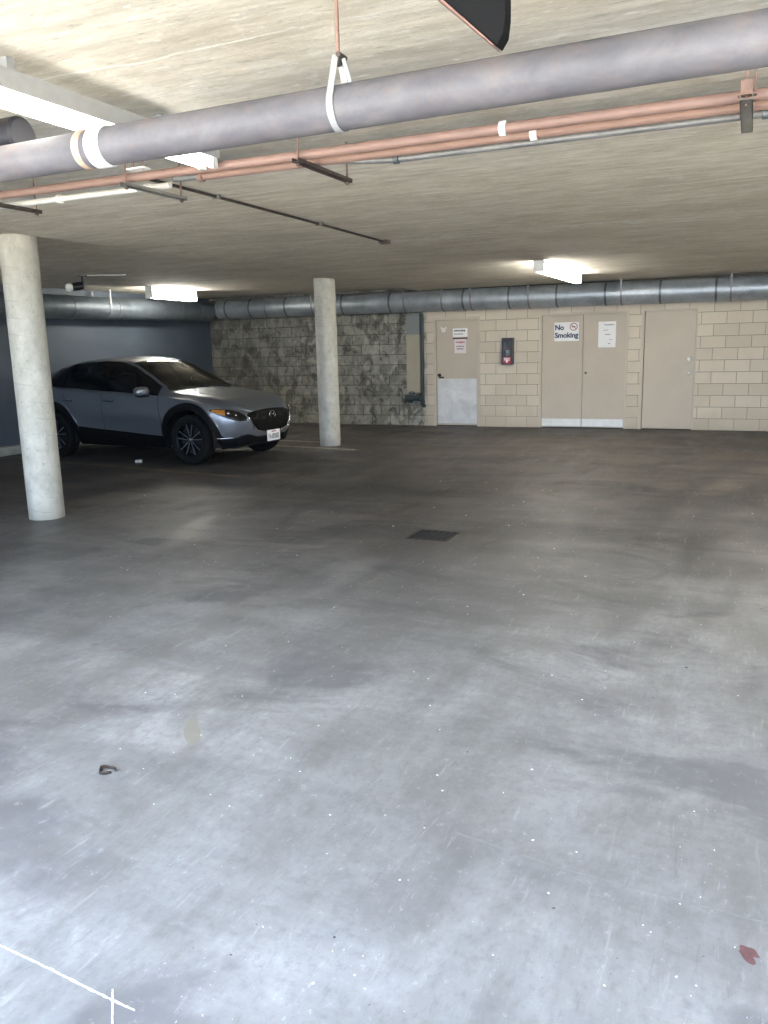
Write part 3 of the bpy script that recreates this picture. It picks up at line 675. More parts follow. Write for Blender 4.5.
def strip(pts, wd, name, mat, label, cat, group=None, z=.0015, rag=0.0, seg=40):
    rnd = random.Random(len(label)); bm = bmesh.new(); prev = None
    for k in range(seg+1):
        t = k/seg*(len(pts)-1); i = min(int(t), len(pts)-2); f = t-i
        p = Vector(pts[i]).lerp(Vector(pts[i+1]), f); d = (Vector(pts[i+1])-Vector(pts[i])).normalized(); n = Vector((-d.y, d.x))
        w0, w1 = (wd/2*(1+rnd.uniform(-rag, rag)) for _ in range(2))
        vs = [bm.verts.new((p.x+n.x*w0, p.y+n.y*w0, z)), bm.verts.new((p.x-n.x*w1, p.y-n.y*w1, z))]
        if prev: bm.faces.new((prev[0], prev[1], vs[1], vs[0]))
        prev = vs
    return tag(link(name, bm, mat), label, cat, group)
strip([(-10.4, 9.30), (-5.75, 8.62)], .10, 'parking_line', 'yellow', 'worn yellow parking line on the floor in front of the car flank', 'floor marking', 'painted stall lines', rag=.4)
strip([(-7.2, 11.72), (-5.6, 11.50)], .07, 'parking_line', 'palepaint', 'faded pale parking line beside the far column, the nearer of two', 'floor marking', 'painted stall lines', rag=.4)
strip([(-7.6, 12.45), (-6.4, 12.30)], .07, 'parking_line', 'palepaint', 'faded pale parking line behind the car nose, the further of two', 'floor marking', 'painted stall lines', rag=.4)
strip([(-1.80, 1.345), (-1.60, 1.332), (-1.45, 1.318), (-1.28, 1.305)], .0055, 'chalk_line', 'chalk', 'long thin white chalk line on the floor at the bottom left corner', 'floor marking', 'chalk cross marks', rag=.6, seg=60)
strip([(-1.378, 1.338), (-1.300, 1.250)], .0045, 'chalk_line', 'chalk', 'short chalk tick crossing the long chalk line', 'floor marking', 'chalk cross marks', rag=.5, z=.002)
def blob(x, y, rx, ry, name, mat, label, cat, rot=0, z=.0012, seed=1, n=36, rag=.25):
    rnd = random.Random(seed); bm = bmesh.new(); ph = [rnd.uniform(0, 6.28) for _ in range(5)]
    vs = []
    for k in range(n):
        a = 2*pi*k/n; s = 1+rag*sum(sin((j+2)*a+ph[j])/(j+1.5) for j in range(5))
        u, v = rx*s*cos(a), ry*s*sin(a); vs.append(bm.verts.new((x+u*cos(rot)-v*sin(rot), y+u*sin(rot)+v*cos(rot), z)))
    bm.faces.new(vs); return tag(link(name, bm, mat), label, cat)
blob(-2.065, 2.585, .032, .135, 'spill_stain', 'tan', 'tan rounded spill stain on the pale floor behind the curled leaf', 'stain', .67, seed=3, rag=.10)
blob(.085, 2.065, .03, .022, 'spill_stain', 'red', 'dull red spill stain on the floor at the right edge', 'stain', -.6, seed=5, rag=.4)
strip([(-.80, 2.30), (-.44, 2.24), (.10, 2.21), (.6, 2.20)], .008, 'floor_joint', 'seam', 'faint thin joint line across the pale floor at lower right', 'floor marking', rag=.5, seg=50, z=.0008)
# curled leaf
bm = bmesh.new(); prev = None
for k in range(15):
    a = radians(20) + radians(325)*k/14; R1 = .036+.006*sin(3*a); w_ = .012*sin(pi*k/14)+.004
    vs = [bm.verts.new((R1*cos(a), .75*R1*sin(a), .001)), bm.verts.new(((R1-w_)*cos(a), .75*(R1-w_)*sin(a), .004)), bm.verts.new(((R1-w_*.2)*cos(a), .75*(R1-w_*.2)*sin(a), .012))]
    if prev:
        bm.faces.new((prev[0], prev[1], vs[1], vs[0])); bm.faces.new((prev[0], prev[2], vs[2], vs[0]))
    prev = vs
tag(link('dried_leaf', bm, 'leaf', None, True, (-2.17, 2.19, 0)), 'small curled dark brown dried leaf on the pale floor at lower left', 'leaf')
# crumpled wrapper under the car
bm = bmesh.new(); bmesh.ops.create_icosphere(bm, subdivisions=2, radius=.048)
rnd = random.Random(4)
for v in bm.verts: v.co *= rnd.uniform(.4, 1.35); v.co.z = max(-.03, v.co.z*.55)
tag(link('crumpled_wrapper', bm, 'tape', None, False, (-8.05, 9.33, .03)), 'small crumpled pale wrapper on the floor beside the car sill', 'litter')
# countless specks of grit
bm = bmesh.new(); rnd = random.Random(11)
for k in range(560):
    y = 1.1 + 8*rnd.random()**1.7; x = -.445*y + rnd.uniform(-.52, .52)*y; s = (.0006+.0022*rnd.random()**2.5)*(1+.25*y)
    a = rnd.uniform(0, pi); e = rnd.uniform(.3, 1)
    if dx0-.03 < x < dx1+.03 and dy0-.03 < y < dy1+.03: continue
    c_, s_ = cos(a), sin(a); q = [(-s, -s*e), (s, -s*e*.6), (s*.8, s*e), (-s*.7, s*e*.8)]
    mi = 1 if rnd.random() < .3 else 0
    prism(bm, [(x+u*c_-v*s_, y+u*s_+v*c_, .0002) for u, v in q], (0, 0, s*.4), mi)
o = link('grit', bm, ['flake', 'dflake']); o['kind'] = 'stuff'; tag(o, 'pale and dark specks of grit scattered over the concrete floor', 'grit')

# ------------------------------------------------------------------ the car
CAR = thing('car', 'silver grey compact crossover car parked facing right between the two columns', 'car', (-8.47, 10.39, 0), radians(-4.5))
def lerp_tab(tab, x):
    if x <= tab[0][0]: return tab[0][1]
    for (a, va), (b, vb) in zip(tab, tab[1:]):
        if x <= b:
            t = (x-a)/(b-a); t = t*t*(3-2*t)*.35 + t*.65
            return va + (vb-va)*t
    return tab[-1][1]
zt = [(-2.19,.88),(-2.12,.97),(-2.02,1.06),(-1.95,1.13),(-1.62,1.40),(-1.45,1.44),(-1.0,1.50),(-.4,1.53),(-.1,1.515),(.15,1.465),(.5,1.30),(.75,1.175),(.98,1.05),(1.15,1.035),(1.5,.985),(1.85,.92),(2.05,.87),(2.16,.81),(2.225,.75)]
zb = [(-2.19,.84),(-2.05,.96),(-1.9,1.02),(-1.6,1.10),(-1.2,1.055),(-.3,.995),(.5,.965),(.95,.945),(1.3,.92),(1.7,.86),(2.0,.79),(2.15,.745),(2.225,.70)]
zrl = [(-2.19,.86),(-2.05,1.0),(-1.92,1.09),(-1.80,1.18),(-1.62,1.25),(-1.4,1.345),(-1.0,1.435),(-.4,1.465),(-.1,1.45),(.15,1.395),(.5,1.235),(.75,1.105),(.98,.985),(1.15,.965),(1.5,.93),(1.85,.875),(2.05,.82),(2.16,.77),(2.225,.72)]
wrl = [(-2.19,.62),(-2.05,.74),(-1.92,.74),(-1.62,.62),(-1.4,.595),(-1.0,.60),(-.4,.61),(0.0,.61),(.22,.62),(.5,.655),(.75,.70),(.98,.765),(1.15,.76),(1.5,.74),(1.85,.69),(2.05,.60),(2.16,.48),(2.225,.34)]
wbt = [(-2.19,.70),(-2.1,.78),(-1.95,.835),(-1.6,.86),(-1.2,.855),(-.3,.85),(.5,.845),(.95,.845),(1.3,.85),(1.7,.83),(1.9,.765),(2.05,.65),(2.16,.49),(2.225,.33)]
wmt = [(-2.19,.74),(-2.1,.82),(-1.95,.87),(-1.6,.897),(-1.2,.893),(-.3,.885),(.6,.885),(1.1,.895),(1.5,.897),(1.75,.87),(1.92,.805),(2.05,.70),(2.16,.55),(2.225,.38)]
AX = 1.365; WR = .352
def zbot(x):
    z = lerp_tab([(-2.19,.42),(-2.05,.30),(-1.8,.23),(-1.2,.21),(1.0,.20),(1.8,.21),(2.05,.24),(2.225,.30)], x)
    for c in (-AX, AX):
        d = abs(x-c)
        if d < .43: z = max(z, .345+sqrt(.43**2-d*d))
    return z
def zclad(x):
    z = lerp_tab([(-2.19,.58),(-1.8,.55),(-1.2,.52),(-.3,.455),(.8,.39),(1.0,.38),(1.8,.38),(1.98,.36),(2.225,.35)], x)
    for c in (-AX, AX):
        d = abs(x-c)
        if d < .53: z = max(z, .345+sqrt(.53**2-d*d))
    return max(z, zbot(x)+.02)
xs_car = set()
x = -2.19
base = [-2.19,-2.16,-2.12,-2.07,-2.02,-1.95,-1.88,-1.82]
for c in (-AX, AX):
    for k in range(0, 25):
        a = pi*k/24; xs_car.add(round(c+.43*cos(a), 4))
    for k in range(0, 25):
        a = pi*k/24; xs_car.add(round(c+.53*cos(a), 4))
for v in base + [-.93,-.8,-.7,-.6,-.5,-.4,-.34,-.26,-.2,-.1,0,.1,.2,.22,.3,.4,.5,.6,.7,.78,.86,1.82,1.88,1.94,1.99,2.03,2.07,2.11,2.14,2.17,2.195,2.21,2.225,-1.62,-1.72,-1.18,-1.12]: xs_car.add(v)
xs_car = sorted(xs_car)
tmp = [xs_car[0]]
for v in xs_car[1:]:
    if v-tmp[-1] > .006 or v in (-.34, -.26, -1.18, -1.12, .22, .78): tmp.append(v)
xs_car = tmp
NC, NB, NS, NG, NR = 3, 9, 2, 6, 8
def section(x):
    z0, z1, z2, z3, z4 = zbot(x), zclad(x), lerp_tab(zb, x), lerp_tab(zrl, x), lerp_tab(zt, x)
    wm, wb_, wr_ = lerp_tab(wmt, x), lerp_tab(wbt, x), lerp_tab(wrl, x)
    z2 = max(z2, z1+.03); z3 = max(z3, z2+.012); z4 = max(z4, z3+.012)
    def side(z):
        zm = .70
        w_ = wm - (.16 if z < zm else 0)*((zm-z)/.5)**2 if z < zm else wm-(wm-wb_)*min(1, ((z-zm)/max(.05, (z2-zm))))**2
        dip = .022*math.exp(-((z-.56)/.10)**2)*max(0, 1-abs(x/.95)**4)
        return w_-dip
    P = []
    flare = 0
    for c in (-AX, AX):
        d = abs(x-c)
        if d < .53: flare = .014
    for k in range(NC): z = z0+(z1-z0)*k/NC; P.append((side(z)+flare+.006, z))
    for k in range(NB): z = z1+(z2-z1)*k/NB; P.append((side(z)+(flare if k == 0 else 0), z))
    P.append((wb_, z2))
    g0 = (wb_-(wb_-wr_)*.12-.012, z2+(z3-z2)*.06+.004); P.append(g0)        # shoulder ledge to glass foot
    for k in range(1, NG+1):
        t = k/NG; bul = .018*sin(pi*t)*min(1, (z3-z2)/.3)
        P.append((g0[0]+(wr_-g0[0])*t+bul, g0[1]+(z3-g0[1])*t))
    P.append((wr_-(.05 if z3-z2 > .1 else .03), z3+(z4-z3)*.35))
    w5, z5 = P[-1]
    for k in range(1, NR+1):
        t = k/NR; P.append((w5*(1-t), z5+(z4-z5)*(1-(1-t)**2.0)))
    return P
JC, JB = NC, NC+NB            # row index of clad top and shoulder
JG0, JG1 = JB+1, JB+1+NG      # glass rows
JR = JG1+1                    # rail row
def shear(x, z):
    t = max(0, min(1, (x-1.75)/.45)); t = t*t*(3-2*t)
    f = -.13*max(0, (z-.62))/.28*t if z > .62 else -.05*max(0, (.45-z))/.2*t
    t2 = max(0, min(1, (-x-1.9)/.25)); f += .10*max(0, z-.62)/.3*t2
    x += f
    return x if x < 1.5 else 1.5+(x-1.5)*.94
grid = []
for x in xs_car: grid.append([(shear(x, z), y, z) for y, z in section(x)])
NX, NJ = len(xs_car), len(grid[0])
def classify(i, j):
    xm = (xs_car[i]+xs_car[i+1])/2
    if j < JC: return 'cladding'
    if JG0 <= j < JG1 and -1.56 < xm < .78:
        if -.34 < xm < -.26 or -1.18 < xm < -1.12: return 'pillar_trim'
        if j == JG1-1 and xm < .7: return 'pillar_trim'
        if xm < -1.36 and j >= JG1-2: return 'pillar_trim'
        return 'front_side_window' if xm > -.3 else ('rear_side_window' if xm > -1.15 else 'quarter_window')
    if j >= JR and .1 < xm < .95: return 'windshield'
    if j >= JR and -1.93 < xm < -1.62: return 'rear_window'
    return 'body'
def car_part(kind, side=None):
    bm = bmesh.new(); cache = {}
    def V(i, j, s):
        k = (i, j, s if grid[i][j][1] > 1e-6 else 0)
        if k not in cache: p = grid[i][j]; cache[k] = bm.verts.new((p[0], p[1]*s, p[2]))
        return cache[k]
    for s in ((1, -1) if side is None else (side,)):
        for i in range(NX-1):
            for j in range(NJ-1):
                if classify(i, j) != kind: continue
                q = [V(i, j, s), V(i+1, j, s), V(i+1, j+1, s), V(i, j+1, s)]
                q = list(dict.fromkeys(q))
                if len(q) > 2: bm.faces.new(q if s < 0 else q[::-1])
    if kind == 'body':
        for i in (0, NX-1):
            for j in range(JC, NJ-1):
                q = [V(i, j, 1), V(i, j+1, 1), V(i, j+1, -1), V(i, j, -1)]; q = list(dict.fromkeys(q))
                if len(q) > 2: bm.faces.new(q if i else q[::-1])
    if kind == 'cladding':
        for i in (0, NX-1):
            for j in range(0, JC):
                q = [V(i, j, 1), V(i, j+1, 1), V(i, j+1, -1), V(i, j, -1)]; bm.faces.new(q if i else q[::-1])
    return bm
def link_raw(name, bm, mat, parent, autos=32):
    me = bpy.data.meshes.new(name); bm.to_mesh(me); bm.free(); me.materials.append(M[mat])
    for p in me.polygons: p.use_smooth = True
    me.set_sharp_from_angle(angle=radians(autos))
    o = bpy.data.objects.new(name, me); COL.objects.link(o); o.parent = parent; return o
body = link_raw('body', car_part('body'), 'paint', CAR)
body['label'] = 'silver grey painted body shell'
cl = link_raw('cladding', car_part('cladding'), 'clad', CAR); cl['label'] = 'black plastic lower cladding and wheel arches'
link_raw('windshield', car_part('windshield'), 'wglass', CAR)
link_raw('rear_window', car_part('rear_window'), 'glass', CAR)
for s in (-1, 1):
    for k in ('front_side_window', 'rear_side_window', 'quarter_window'): link_raw(k, car_part(k, s), 'glass', CAR)
    link_raw('pillar_trim', car_part('pillar_trim', s), 'gloss', CAR)
# ray target for details that lie on the skin
allbm = bmesh.new(); vs = {}
for s in (1, -1):
    for i in range(NX):
        for j in range(NJ): vs[(i, j, s)] = allbm.verts.new((grid[i][j][0], grid[i][j][1]*s, grid[i][j][2]))
    for i in range(NX-1):
        for j in range(NJ-1):
            try: allbm.faces.new((vs[(i,j,s)], vs[(i+1,j,s)], vs[(i+1,j+1,s)], vs[(i,j+1,s)]))
            except ValueError: pass
for i in (0, NX-1):
    for j in range(NJ-1): allbm.faces.new((vs[(i,j,1)], vs[(i,j+1,1)], vs[(i,j+1,-1)], vs[(i,j,-1)]))
bmesh.ops.remove_doubles(allbm, verts=allbm.verts, dist=1e-5); bmesh.ops.recalc_face_normals(allbm, faces=allbm.faces)
BVH = BVHTree.FromBMesh(allbm)
def poly_at(pts, t):
    t *= len(pts)-1; i = min(int(t), len(pts)-2); f = t-i
    return Vector(pts[i]).lerp(Vector(pts[i+1]), f)
def patch(lo, hi, origin, right, direction, off, nu=24, nv=8, thick=.006):
    # lay the shape between two outlines (h,z) on the car skin seen along `direction`
    d = Vector(direction).normalized(); r_ = Vector(right).normalized(); o_ = Vector(origin)
    bm = bmesh.new(); G = []
    for u in range(nu+1):
        row = []
        for v in range(nv+1):
            p = poly_at(lo, u/nu).lerp(poly_at(hi, u/nu), v/nv)
            st_ = o_ + r_*p.x + Vector((0, 0, p.y)) - d*3
            hit, nrm, _, _ = BVH.ray_cast(st_, d)
            if hit is None: row.append(None); continue
            if nrm.dot(d) > 0: nrm = -nrm
            row.append((hit+nrm*off, hit+nrm*(off-thick)))
        G.append(row)
    top = [[bm.verts.new(c[0]) if c else None for c in row] for row in G]
    bot = [[bm.verts.new(c[1]) if c else None for c in row] for row in G]
    for u in range(nu):
        for v in range(nv):
            q = [top[u][v], top[u+1][v], top[u+1][v+1], top[u][v+1]]
            if None in q: continue
            bm.faces.new(q)
    for row, rb in ((0, 0), (nu, nu)):
        for v in range(nv):
            q = [top[row][v], top[row][v+1], bot[row][v+1], bot[row][v]]
            if None not in q: bm.faces.new(q)
    for v in (0, nv):
        for u in range(nu):
            q = [top[u][v], top[u+1][v], bot[u+1][v], bot[u][v]]
            if None not in q: bm.faces.new(q)
    return bm
def side_patch(s, lo, hi, off=.004, nu=24, nv=6):      # (x,z) seen from the side s
    return patch(lo, hi, (0, 0, 0), (1, 0, 0), (0, -s, 0), off, nu, nv)
def front_patch(lo, hi, off=.004, nu=30, nv=10, thick=.006): return patch(lo, hi, (0, 0, 0), (0, 1, 0), (-1, 0, 0), off, nu, nv, thick)
def skin_line(pts, s, wd, name, mat, parent, off=.002):
    bm = bmesh.new(); P = []
    for k in range(41):
        p = poly_at(pts, k/40); hit, nrm, _, _ = BVH.ray_cast(Vector((p.x, 3*s, p.y)), Vector((0, -s, 0)))
        if hit: P.append(hit+nrm*off*(1 if nrm.y*s > 0 else -1))
    return link(name, tube(bm, P, wd, 6), mat, parent, True)
for s in (-1, 1):
    skin_line([(-.30, .40), (-.31, .6), (-.30, .99)], s, .004, 'door_seam', 'black', body)
    skin_line([(.83, .40), (.86, .6), (.80, .965)], s, .004, 'door_seam', 'black', body)
    skin_line([(-1.12, .995), (-1.0, .80), (-.85, .58), (-.86, .44)], s, .004, 'door_seam', 'black', body)
    for hx_ in (-.17, -1.02):
        bm = side_patch(s, [(hx_-.10, .88), (hx_+.10, .87)], [(hx_-.10, .915), (hx_+.10, .905)], .003, 12, 3); link('handle_recess', bm, 'black', body, True)
        hy = []
        for k in range(7):
            xx = hx_-.09+.18*k/6; hit, nrm, _, _ = BVH.ray_cast(Vector((xx, 3*s, .897)), Vector((0, -s, 0))); hy.append(hit+nrm*(.028 if 0 < k < 6 else .006)*(1 if nrm.y*s > 0 else -1))
        link('door_handle', T(hy, .011, 8), 'paint', CAR, True)
    # chrome line under the windows
    # mirrors
    mr = link('side_mirror', bmesh.new(), 'paint', CAR)
    bm = bmesh.new(); bmesh.ops.create_uvsphere(bm, u_segments=24, v_segments=16, radius=1)
    for v in bm.verts:
        c = v.co; e = .72
        v.co = Vector((math.copysign(abs(c.x)**e, c.x)*.075, math.copysign(abs(c.y)**e, c.y)*.125, math.copysign(abs(c.z)**e, c.z)*.07))
    bm.to_mesh(mr.data); bm.free()
    for p in mr.data.polygons: p.use_smooth = True
    mr.location = (.60, s*.955, 1.03)
    bm = bmesh.new(); bmesh.ops.create_uvsphere(bm, u_segments=20, v_segments=10, radius=1)
    for v in bm.verts: v.co = Vector((v.co.x*.072, v.co.y*.118, v.co.z*.05 if v.co.z < 0 else v.co.z*.01))
    link('mirror_base', bm, 'black', mr, True, (0, 0, -.035))
    link('mirror_arm', T([(.0, -s*.15, -.07), (0, -s*.05, -.05)], .022, 10), 'black', mr, True)
    # headlight: seen along the diagonal
    dd = Vector((-.7, -.7*s, 0)); rt = Vector((.7, -.7*s, 0))
    def H(px, py): return .7*px - .7*abs(py)           # h coordinate of a point (x, |y|)
    lo = [(.63, .760), (.75, .700), (.90, .640), (1.03, .605), (1.13, .610)]; hi = [(.63, .778), (.75, .785), (.90, .765), (1.03, .732), (1.13, .670)]
    hl = link('headlight', patch(lo, hi, (0, 0, 0), rt, dd, .006, 30, 8, .012), 'gloss', CAR, True); hl['label'] = 'dark slim headlight wrapping round the corner'
    lo = [(.65, .755), (.75, .712), (.83, .695)]; hi = [(.65, .774), (.75, .777), (.83, .764)]
    a_ = link('indicator_lens', patch(lo, hi, (0, 0, 0), rt, dd, .010, 16, 6, .004), 'amber', hl, True); a_['label'] = 'amber side of the headlight'
    for hc, rz_ in ((.875, .027), (.98, .016)):
        hit, nrm, _, _ = BVH.ray_cast(Vector((rt.normalized()*hc)) + Vector((0, 0, .722 if hc < .9 else .69)) - dd.normalized()*3, dd.normalized())
        if hit:
            bm = bmesh.new(); bmesh.ops.create_uvsphere(bm, u_segments=16, v_segments=10, radius=rz_); link('projector', bm, 'chrome', hl, True, hit+(-dd.normalized())*.001)
    # chrome strip low on the bumper corner
    lo = [(.62, .372), (.80, .368), (.94, .374)]; hi = [(.62, .378), (.80, .384), (.94, .384)]
    link('bumper_trim', patch(lo, hi, (0, 0, 0), rt, dd, .010, 16, 2, .01), 'chrome', CAR, True)
    # lower black corner
    lo = [(.64, .30), (.88, .28), (1.08, .28)]; hi = [(.64, .365), (.88, .365), (1.08, .40)]
    link('bumper_corner', patch(lo, hi, (0, 0, 0), rt, dd, .004, 16, 4, .01), 'clad', CAR, True)
    # tail lamp
    lo = [(-2.12, .90), (-1.9, .93), (-1.78, .965)]; hi = [(-2.12, .985), (-1.9, 1.0), (-1.78, .985)]
    link('tail_light', side_patch(s, lo, hi, .006, 12, 4), 'redlens', CAR, True)
    lo = [(.55, 1.02), (.60, 1.02)]
# grille
glo = [(-.50, .665), (-.44, .55), (-.36, .465), (-.18, .43), (0, .435), (.18, .43), (.36, .465), (.44, .55), (.50, .665)]
ghi = [(-.50, .690), (-.44, .712), (-.36, .728), (-.18, .742), (0, .746), (.18, .742), (.36, .728), (.44, .712), (.50, .690)]
gr = link('grille', front_patch(glo, ghi, .006, 48, 10), 'grillemat', CAR, True); gr['label'] = 'black grille with a shield outline'
# chrome wing tracing the grille's lower edge
bm = bmesh.new(); P = []
for k in range(61):
    p = poly_at(glo, k/60); hit, nrm, _, _ = BVH.ray_cast(Vector((4, p.x, p.y-.006)), Vector((-1, 0, 0)))
    if hit: P.append(hit + Vector((.006, 0, 0)))
link('grille_trim', tube(bm, P, .008, 8), 'chrome', gr, True)
bm = bmesh.new()
for r_ in range(9):                                   # studded mesh of the grille
    for c_ in range(-13, 14):
        yy = (c_+(.5 if r_ % 2 else 0))*.036; zz = .46+r_*.029
        lo_ = poly_at(glo, (yy+.50)/1.0) if abs(yy) < .46 else None
        if lo_ is None or abs(yy) > .44 or zz < lo_.y+.015 or zz > .72: continue
        hit, nrm, _, _ = BVH.ray_cast(Vector((4, yy, zz)), Vector((-1, 0, 0)))
        if hit: box(bm, (hit.x+.004, yy-.009, zz-.003), (hit.x+.011, yy+.009, zz+.003))
for c_ in range(-12, 13, 3):
    yy = c_*.036; hit, nrm, _, _ = BVH.ray_cast(Vector((4, yy, .6)), Vector((-1, 0, 0)))
    box(bm, (hit.x+.003, yy-.002, .47), (hit.x+.008, yy+.002, .71))
link('grille_mesh', bm, 'grillemat', gr)
hit, nrm, _, _ = BVH.ray_cast(Vector((4, 0, .655)), Vector((-1, 0, 0))); ex_x = hit.x+.014
bm = bmesh.new()
tube(bm, [(0, .068*cos(a*pi/16), .052*sin(a*pi/16)) for a in range(33)], .0062, 8)
tube(bm, [(0, -.064, .012), (0, -.036, .024), (0, -.014, .002), (0, 0, -.016), (0, .014, .002), (0, .036, .024), (0, .064, .012)], [.003, .007, .007, .006, .007, .007, .003], 8)
link('emblem', bm, 'chrome', gr, True, (ex_x, 0, .655))['label'] = 'chrome oval badge with a winged mark'
# lower intake, bumper lip, plate
lo = [(-.60, .28), (-.3, .25), (0, .245), (.3, .25), (.60, .28)]; hi = [(-.60, .40), (-.50, .42), (-.34, .375), (0, .37), (.34, .375), (.50, .42), (.60, .40)]
link('lower_intake', front_patch(lo, hi, .007, 30, 6), 'clad', CAR, True)
lo = [(-.58, .245), (0, .215), (.58, .245)]; hi = [(-.58, .261), (0, .232), (.58, .261)]
link('skid_lip', front_patch(lo, hi, .012, 24, 2, .012), 'clad', CAR, True)
hit, nrm, _, _ = BVH.ray_cast(Vector((4, 0, .38)), Vector((-1, 0, 0))); px_ = hit.x+.02
lp = thing_plate = link('license_plate', B(((px_, -.155, .282), (px_+.006, .155, .438))), 'paper', CAR, bevel=.002)
lp['label'] = 'white licence plate with dark characters'
bm = bmesh.new(); rnd = random.Random(21)
for k in range(7):
    y0 = -.125+k*.036
    for a, b in rnd.sample([((0, 0), (.026, .010)), ((0, .03), (.026, .038)), ((0, .060), (.026, .068)), ((0, 0), (.007, .068)), ((.019, 0), (.026, .068)), ((0, .03), (.007, .068)), ((.019, 0), (.026, .035))], 4):
        box(bm, (px_+.006, y0+a[0], .315+a[1]), (px_+.0075, y0+b[0], .315+b[1]))
link('plate_characters', bm, 'ink', lp)
link('plate_header', B(((px_+.006, -.05, .408), (px_+.0075, .05, .422))), 'redink', lp)
# wheels
def tyre_bm():
    bm = bmesh.new()
    prof = [(.235, -.09), (.262, -.102), (.300, -.107), (.328, -.100), (.341, -.080), (.345, -.050), (.345, -.022), (.338, -.020), (.338, -.012), (.345, -.010), (.345, .010), (.338, .012), (.338, .020), (.345, .022), (.345, .050), (.341, .080), (.328, .100), (.300, .107), (.262, .102), (.235, .09)]
    return lathe(bm, prof, 72, 'y', close=True)
def wheel(x, s):
    wroot = link('wheel', tyre_bm(), 'rubber', CAR, True, (x, s*.785, .352), autos=40); wroot.scale = (1.02, 1, 1.02)   # the tyre carries the rim pieces
    wroot['label'] = 'black tyre on a dark wheel with bright spoke edges'
    bm = bmesh.new()
    lathe(bm, [(.232, s*.092), (.240, s*.092), (.240, -s*.09), (.225, -s*.09), (.215, s*.02), (.222, s*.086)], 60, 'y', close=True)
    link('rim_barrel', bm, 'rimd', wroot, True, autos=40)
    bm = bmesh.new(); lathe(bm, [(.0001, -s*.005), (.216, -s*.005), (.216, -s*.015), (.0001, -s*.015)], 48, 'y'); link('brake_disc', bm, 'black', wroot, True, autos=40)
    bm = bmesh.new(); bmb = bmesh.new()
    for k in range(5):
        for sgn in (-1, 1):
            a0 = 2*pi*k/5 + pi/2 + sgn*.14; a1 = 2*pi*k/5 + pi/2 + sgn*.20
            p0 = Vector((.045*cos(a0-sgn*.1), s*.070, .045*sin(a0-sgn*.1))); p1 = Vector((.225*cos(a1), s*.078, .225*sin(a1)))
            n_ = Vector((-(p1-p0).z, 0, (p1-p0).x)).normalized()
            for (w0, w1, yo, bb) in ((.016, .014, 0, bm), (.004, .006, s*.0035, bmb)):
                off = n_*(sgn*(.010 if bb is bmb else 0))
                q = [p0-n_*w0+off, p0+n_*w0+off, p1+n_*w1+off, p1-n_*w1+off]
                q = [Vector((v.x, v.y+yo, v.z)) for v in q]
                prism(bb, q, (0, -s*(.02 if bb is bm else .003), 0))
    link('spokes', bm, 'rimd', wroot, bevel=.002)
    link('spoke_edges', bmb, 'rim', wroot)['label'] = 'bright machined spoke edges'
    bm = bmesh.new(); lathe(bm, [(.0001, s*.078), (.026, s*.076), (.03, s*.068), (.03, s*.05)], 24, 'y'); link('hub_cap', bm, 'rim', wroot, True, autos=40)
    bm = bmesh.new()
    for k in range(5):
        a = 2*pi*k/5+.3; tube(bm, [(.052*cos(a), s*.050, .052*sin(a)), (.052*cos(a), s*.074, .052*sin(a))], .008, 6)
    link('wheel_nuts', bm, 'chrome', wroot)
    # dark liner inside the arch
    bm = bmesh.new(); prev = None
    for k in range(25):
        a = -.25 + (pi+.5)*k/24
        vs_ = [bm.verts.new((x+.435*cos(a), s*.90, .345+.435*sin(a))), bm.verts.new((x+.435*cos(a), s*.60, .345+.435*sin(a)))]
        if abs(a-pi/2) < 2.0:
            if prev: bm.faces.new((prev[0], prev[1], vs_[1], vs_[0]))
        prev = vs_
    for v in bm.verts:
        if abs(v.co.y) > .8: v.co.y = s*.872
    link('arch_liner', bm, 'black', CAR)
for xx in (AX, -AX):
    for s in (-1, 1): wheel(xx, s)
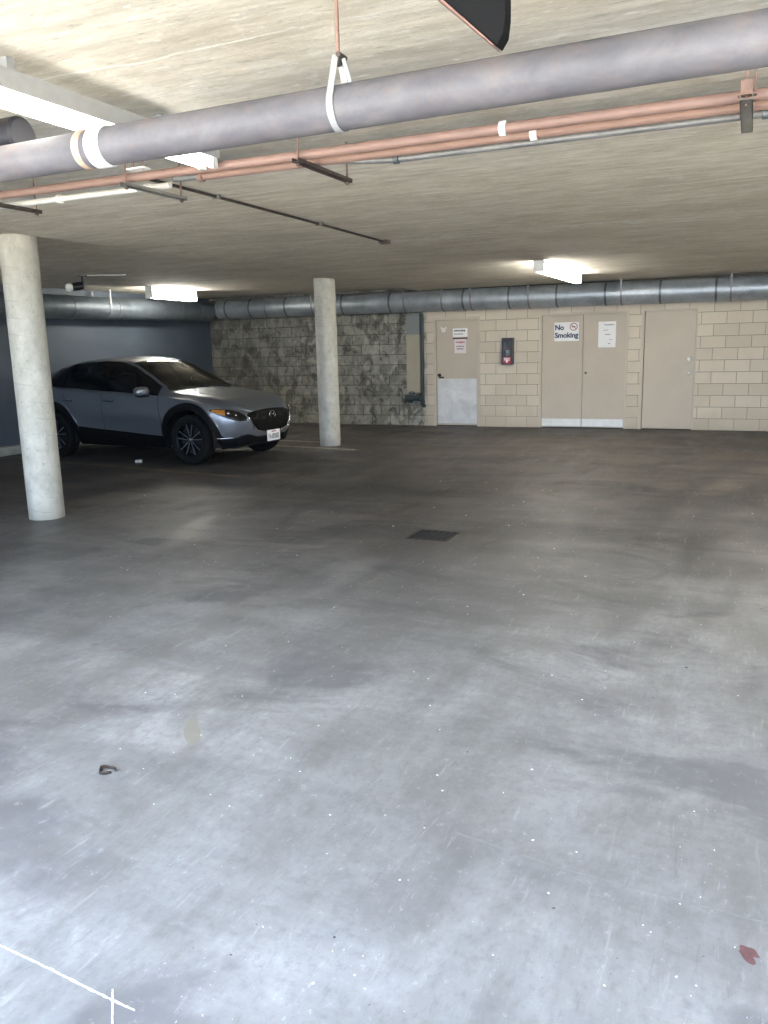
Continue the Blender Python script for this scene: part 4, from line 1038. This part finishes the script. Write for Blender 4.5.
# underbody, cabin
link('underbody', B(((-1.95, -.60, .22), (1.95, .60, .42)), ((-.88, -.62, .235), (.88, .62, .36))), 'black', CAR)
cab = link('dashboard', B(((.62, -.66, .74), (1.02, .66, .96))), 'black', CAR, bevel=.04)
link('steering_wheel', T([(.50+.07*sin(a*pi/14)*-1, .36+.18*cos(a*pi/14), .98+.17*sin(a*pi/14)) for a in range(29)], .015, 10), 'black', CAR, True)
for sy in (-.36, .36):
    st_ = link('front_seat', B(((-.35, sy-.25, .42), (.22, sy+.25, .62))), 'cloth', CAR, bevel=.05)
    bm = bmesh.new(); prism(bm, [(-.30, sy-.24, .60), (-.16, sy-.24, .60), (-.34, sy-.24, 1.20), (-.45, sy-.24, 1.18)], (0, .48, 0)); link('seat_back', bm, 'cloth', st_, bevel=.04)
    link('headrest', B(((-.50, sy-.13, 1.20), (-.38, sy+.13, 1.36))), 'cloth', st_, bevel=.04)
rs_ = link('rear_seat', B(((-1.22, -.62, .42), (-.75, .62, .62))), 'cloth', CAR, bevel=.05)
bm = bmesh.new(); prism(bm, [(-1.20, -.6, .60), (-1.05, -.6, .60), (-1.28, -.6, 1.15), (-1.40, -.6, 1.13)], (0, 1.2, 0)); link('seat_back', bm, 'cloth', rs_, bevel=.04)
link('cabin_floor', B(((-1.9, -.78, .40), (1.0, .78, .42))), 'cloth', CAR)
# wipers, paper on the dash, roof fin
def ws_line(pts, rad, name, mat, off=.008):
    P = []
    for k in range(21):
        p = poly_at(pts, k/20); hit, nrm, _, _ = BVH.ray_cast(Vector((p.x, p.y, 3)), Vector((0, 0, -1)))
        P.append(hit + (nrm if nrm.z > 0 else -nrm)*off)
    return link(name, T(P, rad, 8), mat, CAR, True)
ws_line([(1.0, .55), (.93, -.05)], .008, 'wiper', 'black'); ws_line([(1.0, 0.05), (.92, -.58)], .008, 'wiper', 'black')
ws_line([(1.10, -.60), (1.45, -.52), (1.95, -.42)], .0035, 'hood_crease', 'paint', .0); ws_line([(1.10, .60), (1.45, .52), (1.95, .42)], .0035, 'hood_crease', 'paint', .0)
bm = patch([(-.60, 0), (0, .0), (.60, 0)], [(-.60, .0), (0, .0), (.60, .0)], (0, 0, 0), (0, 1, 0), (-1, 0, 0), 0, 2, 2); bm.free()
link('dash_card', B(((.80, -.55, .962), (.94, -.38, .966))), 'paper', CAR)['label'] = 'white card lying on the dashboard'
allbm.free()
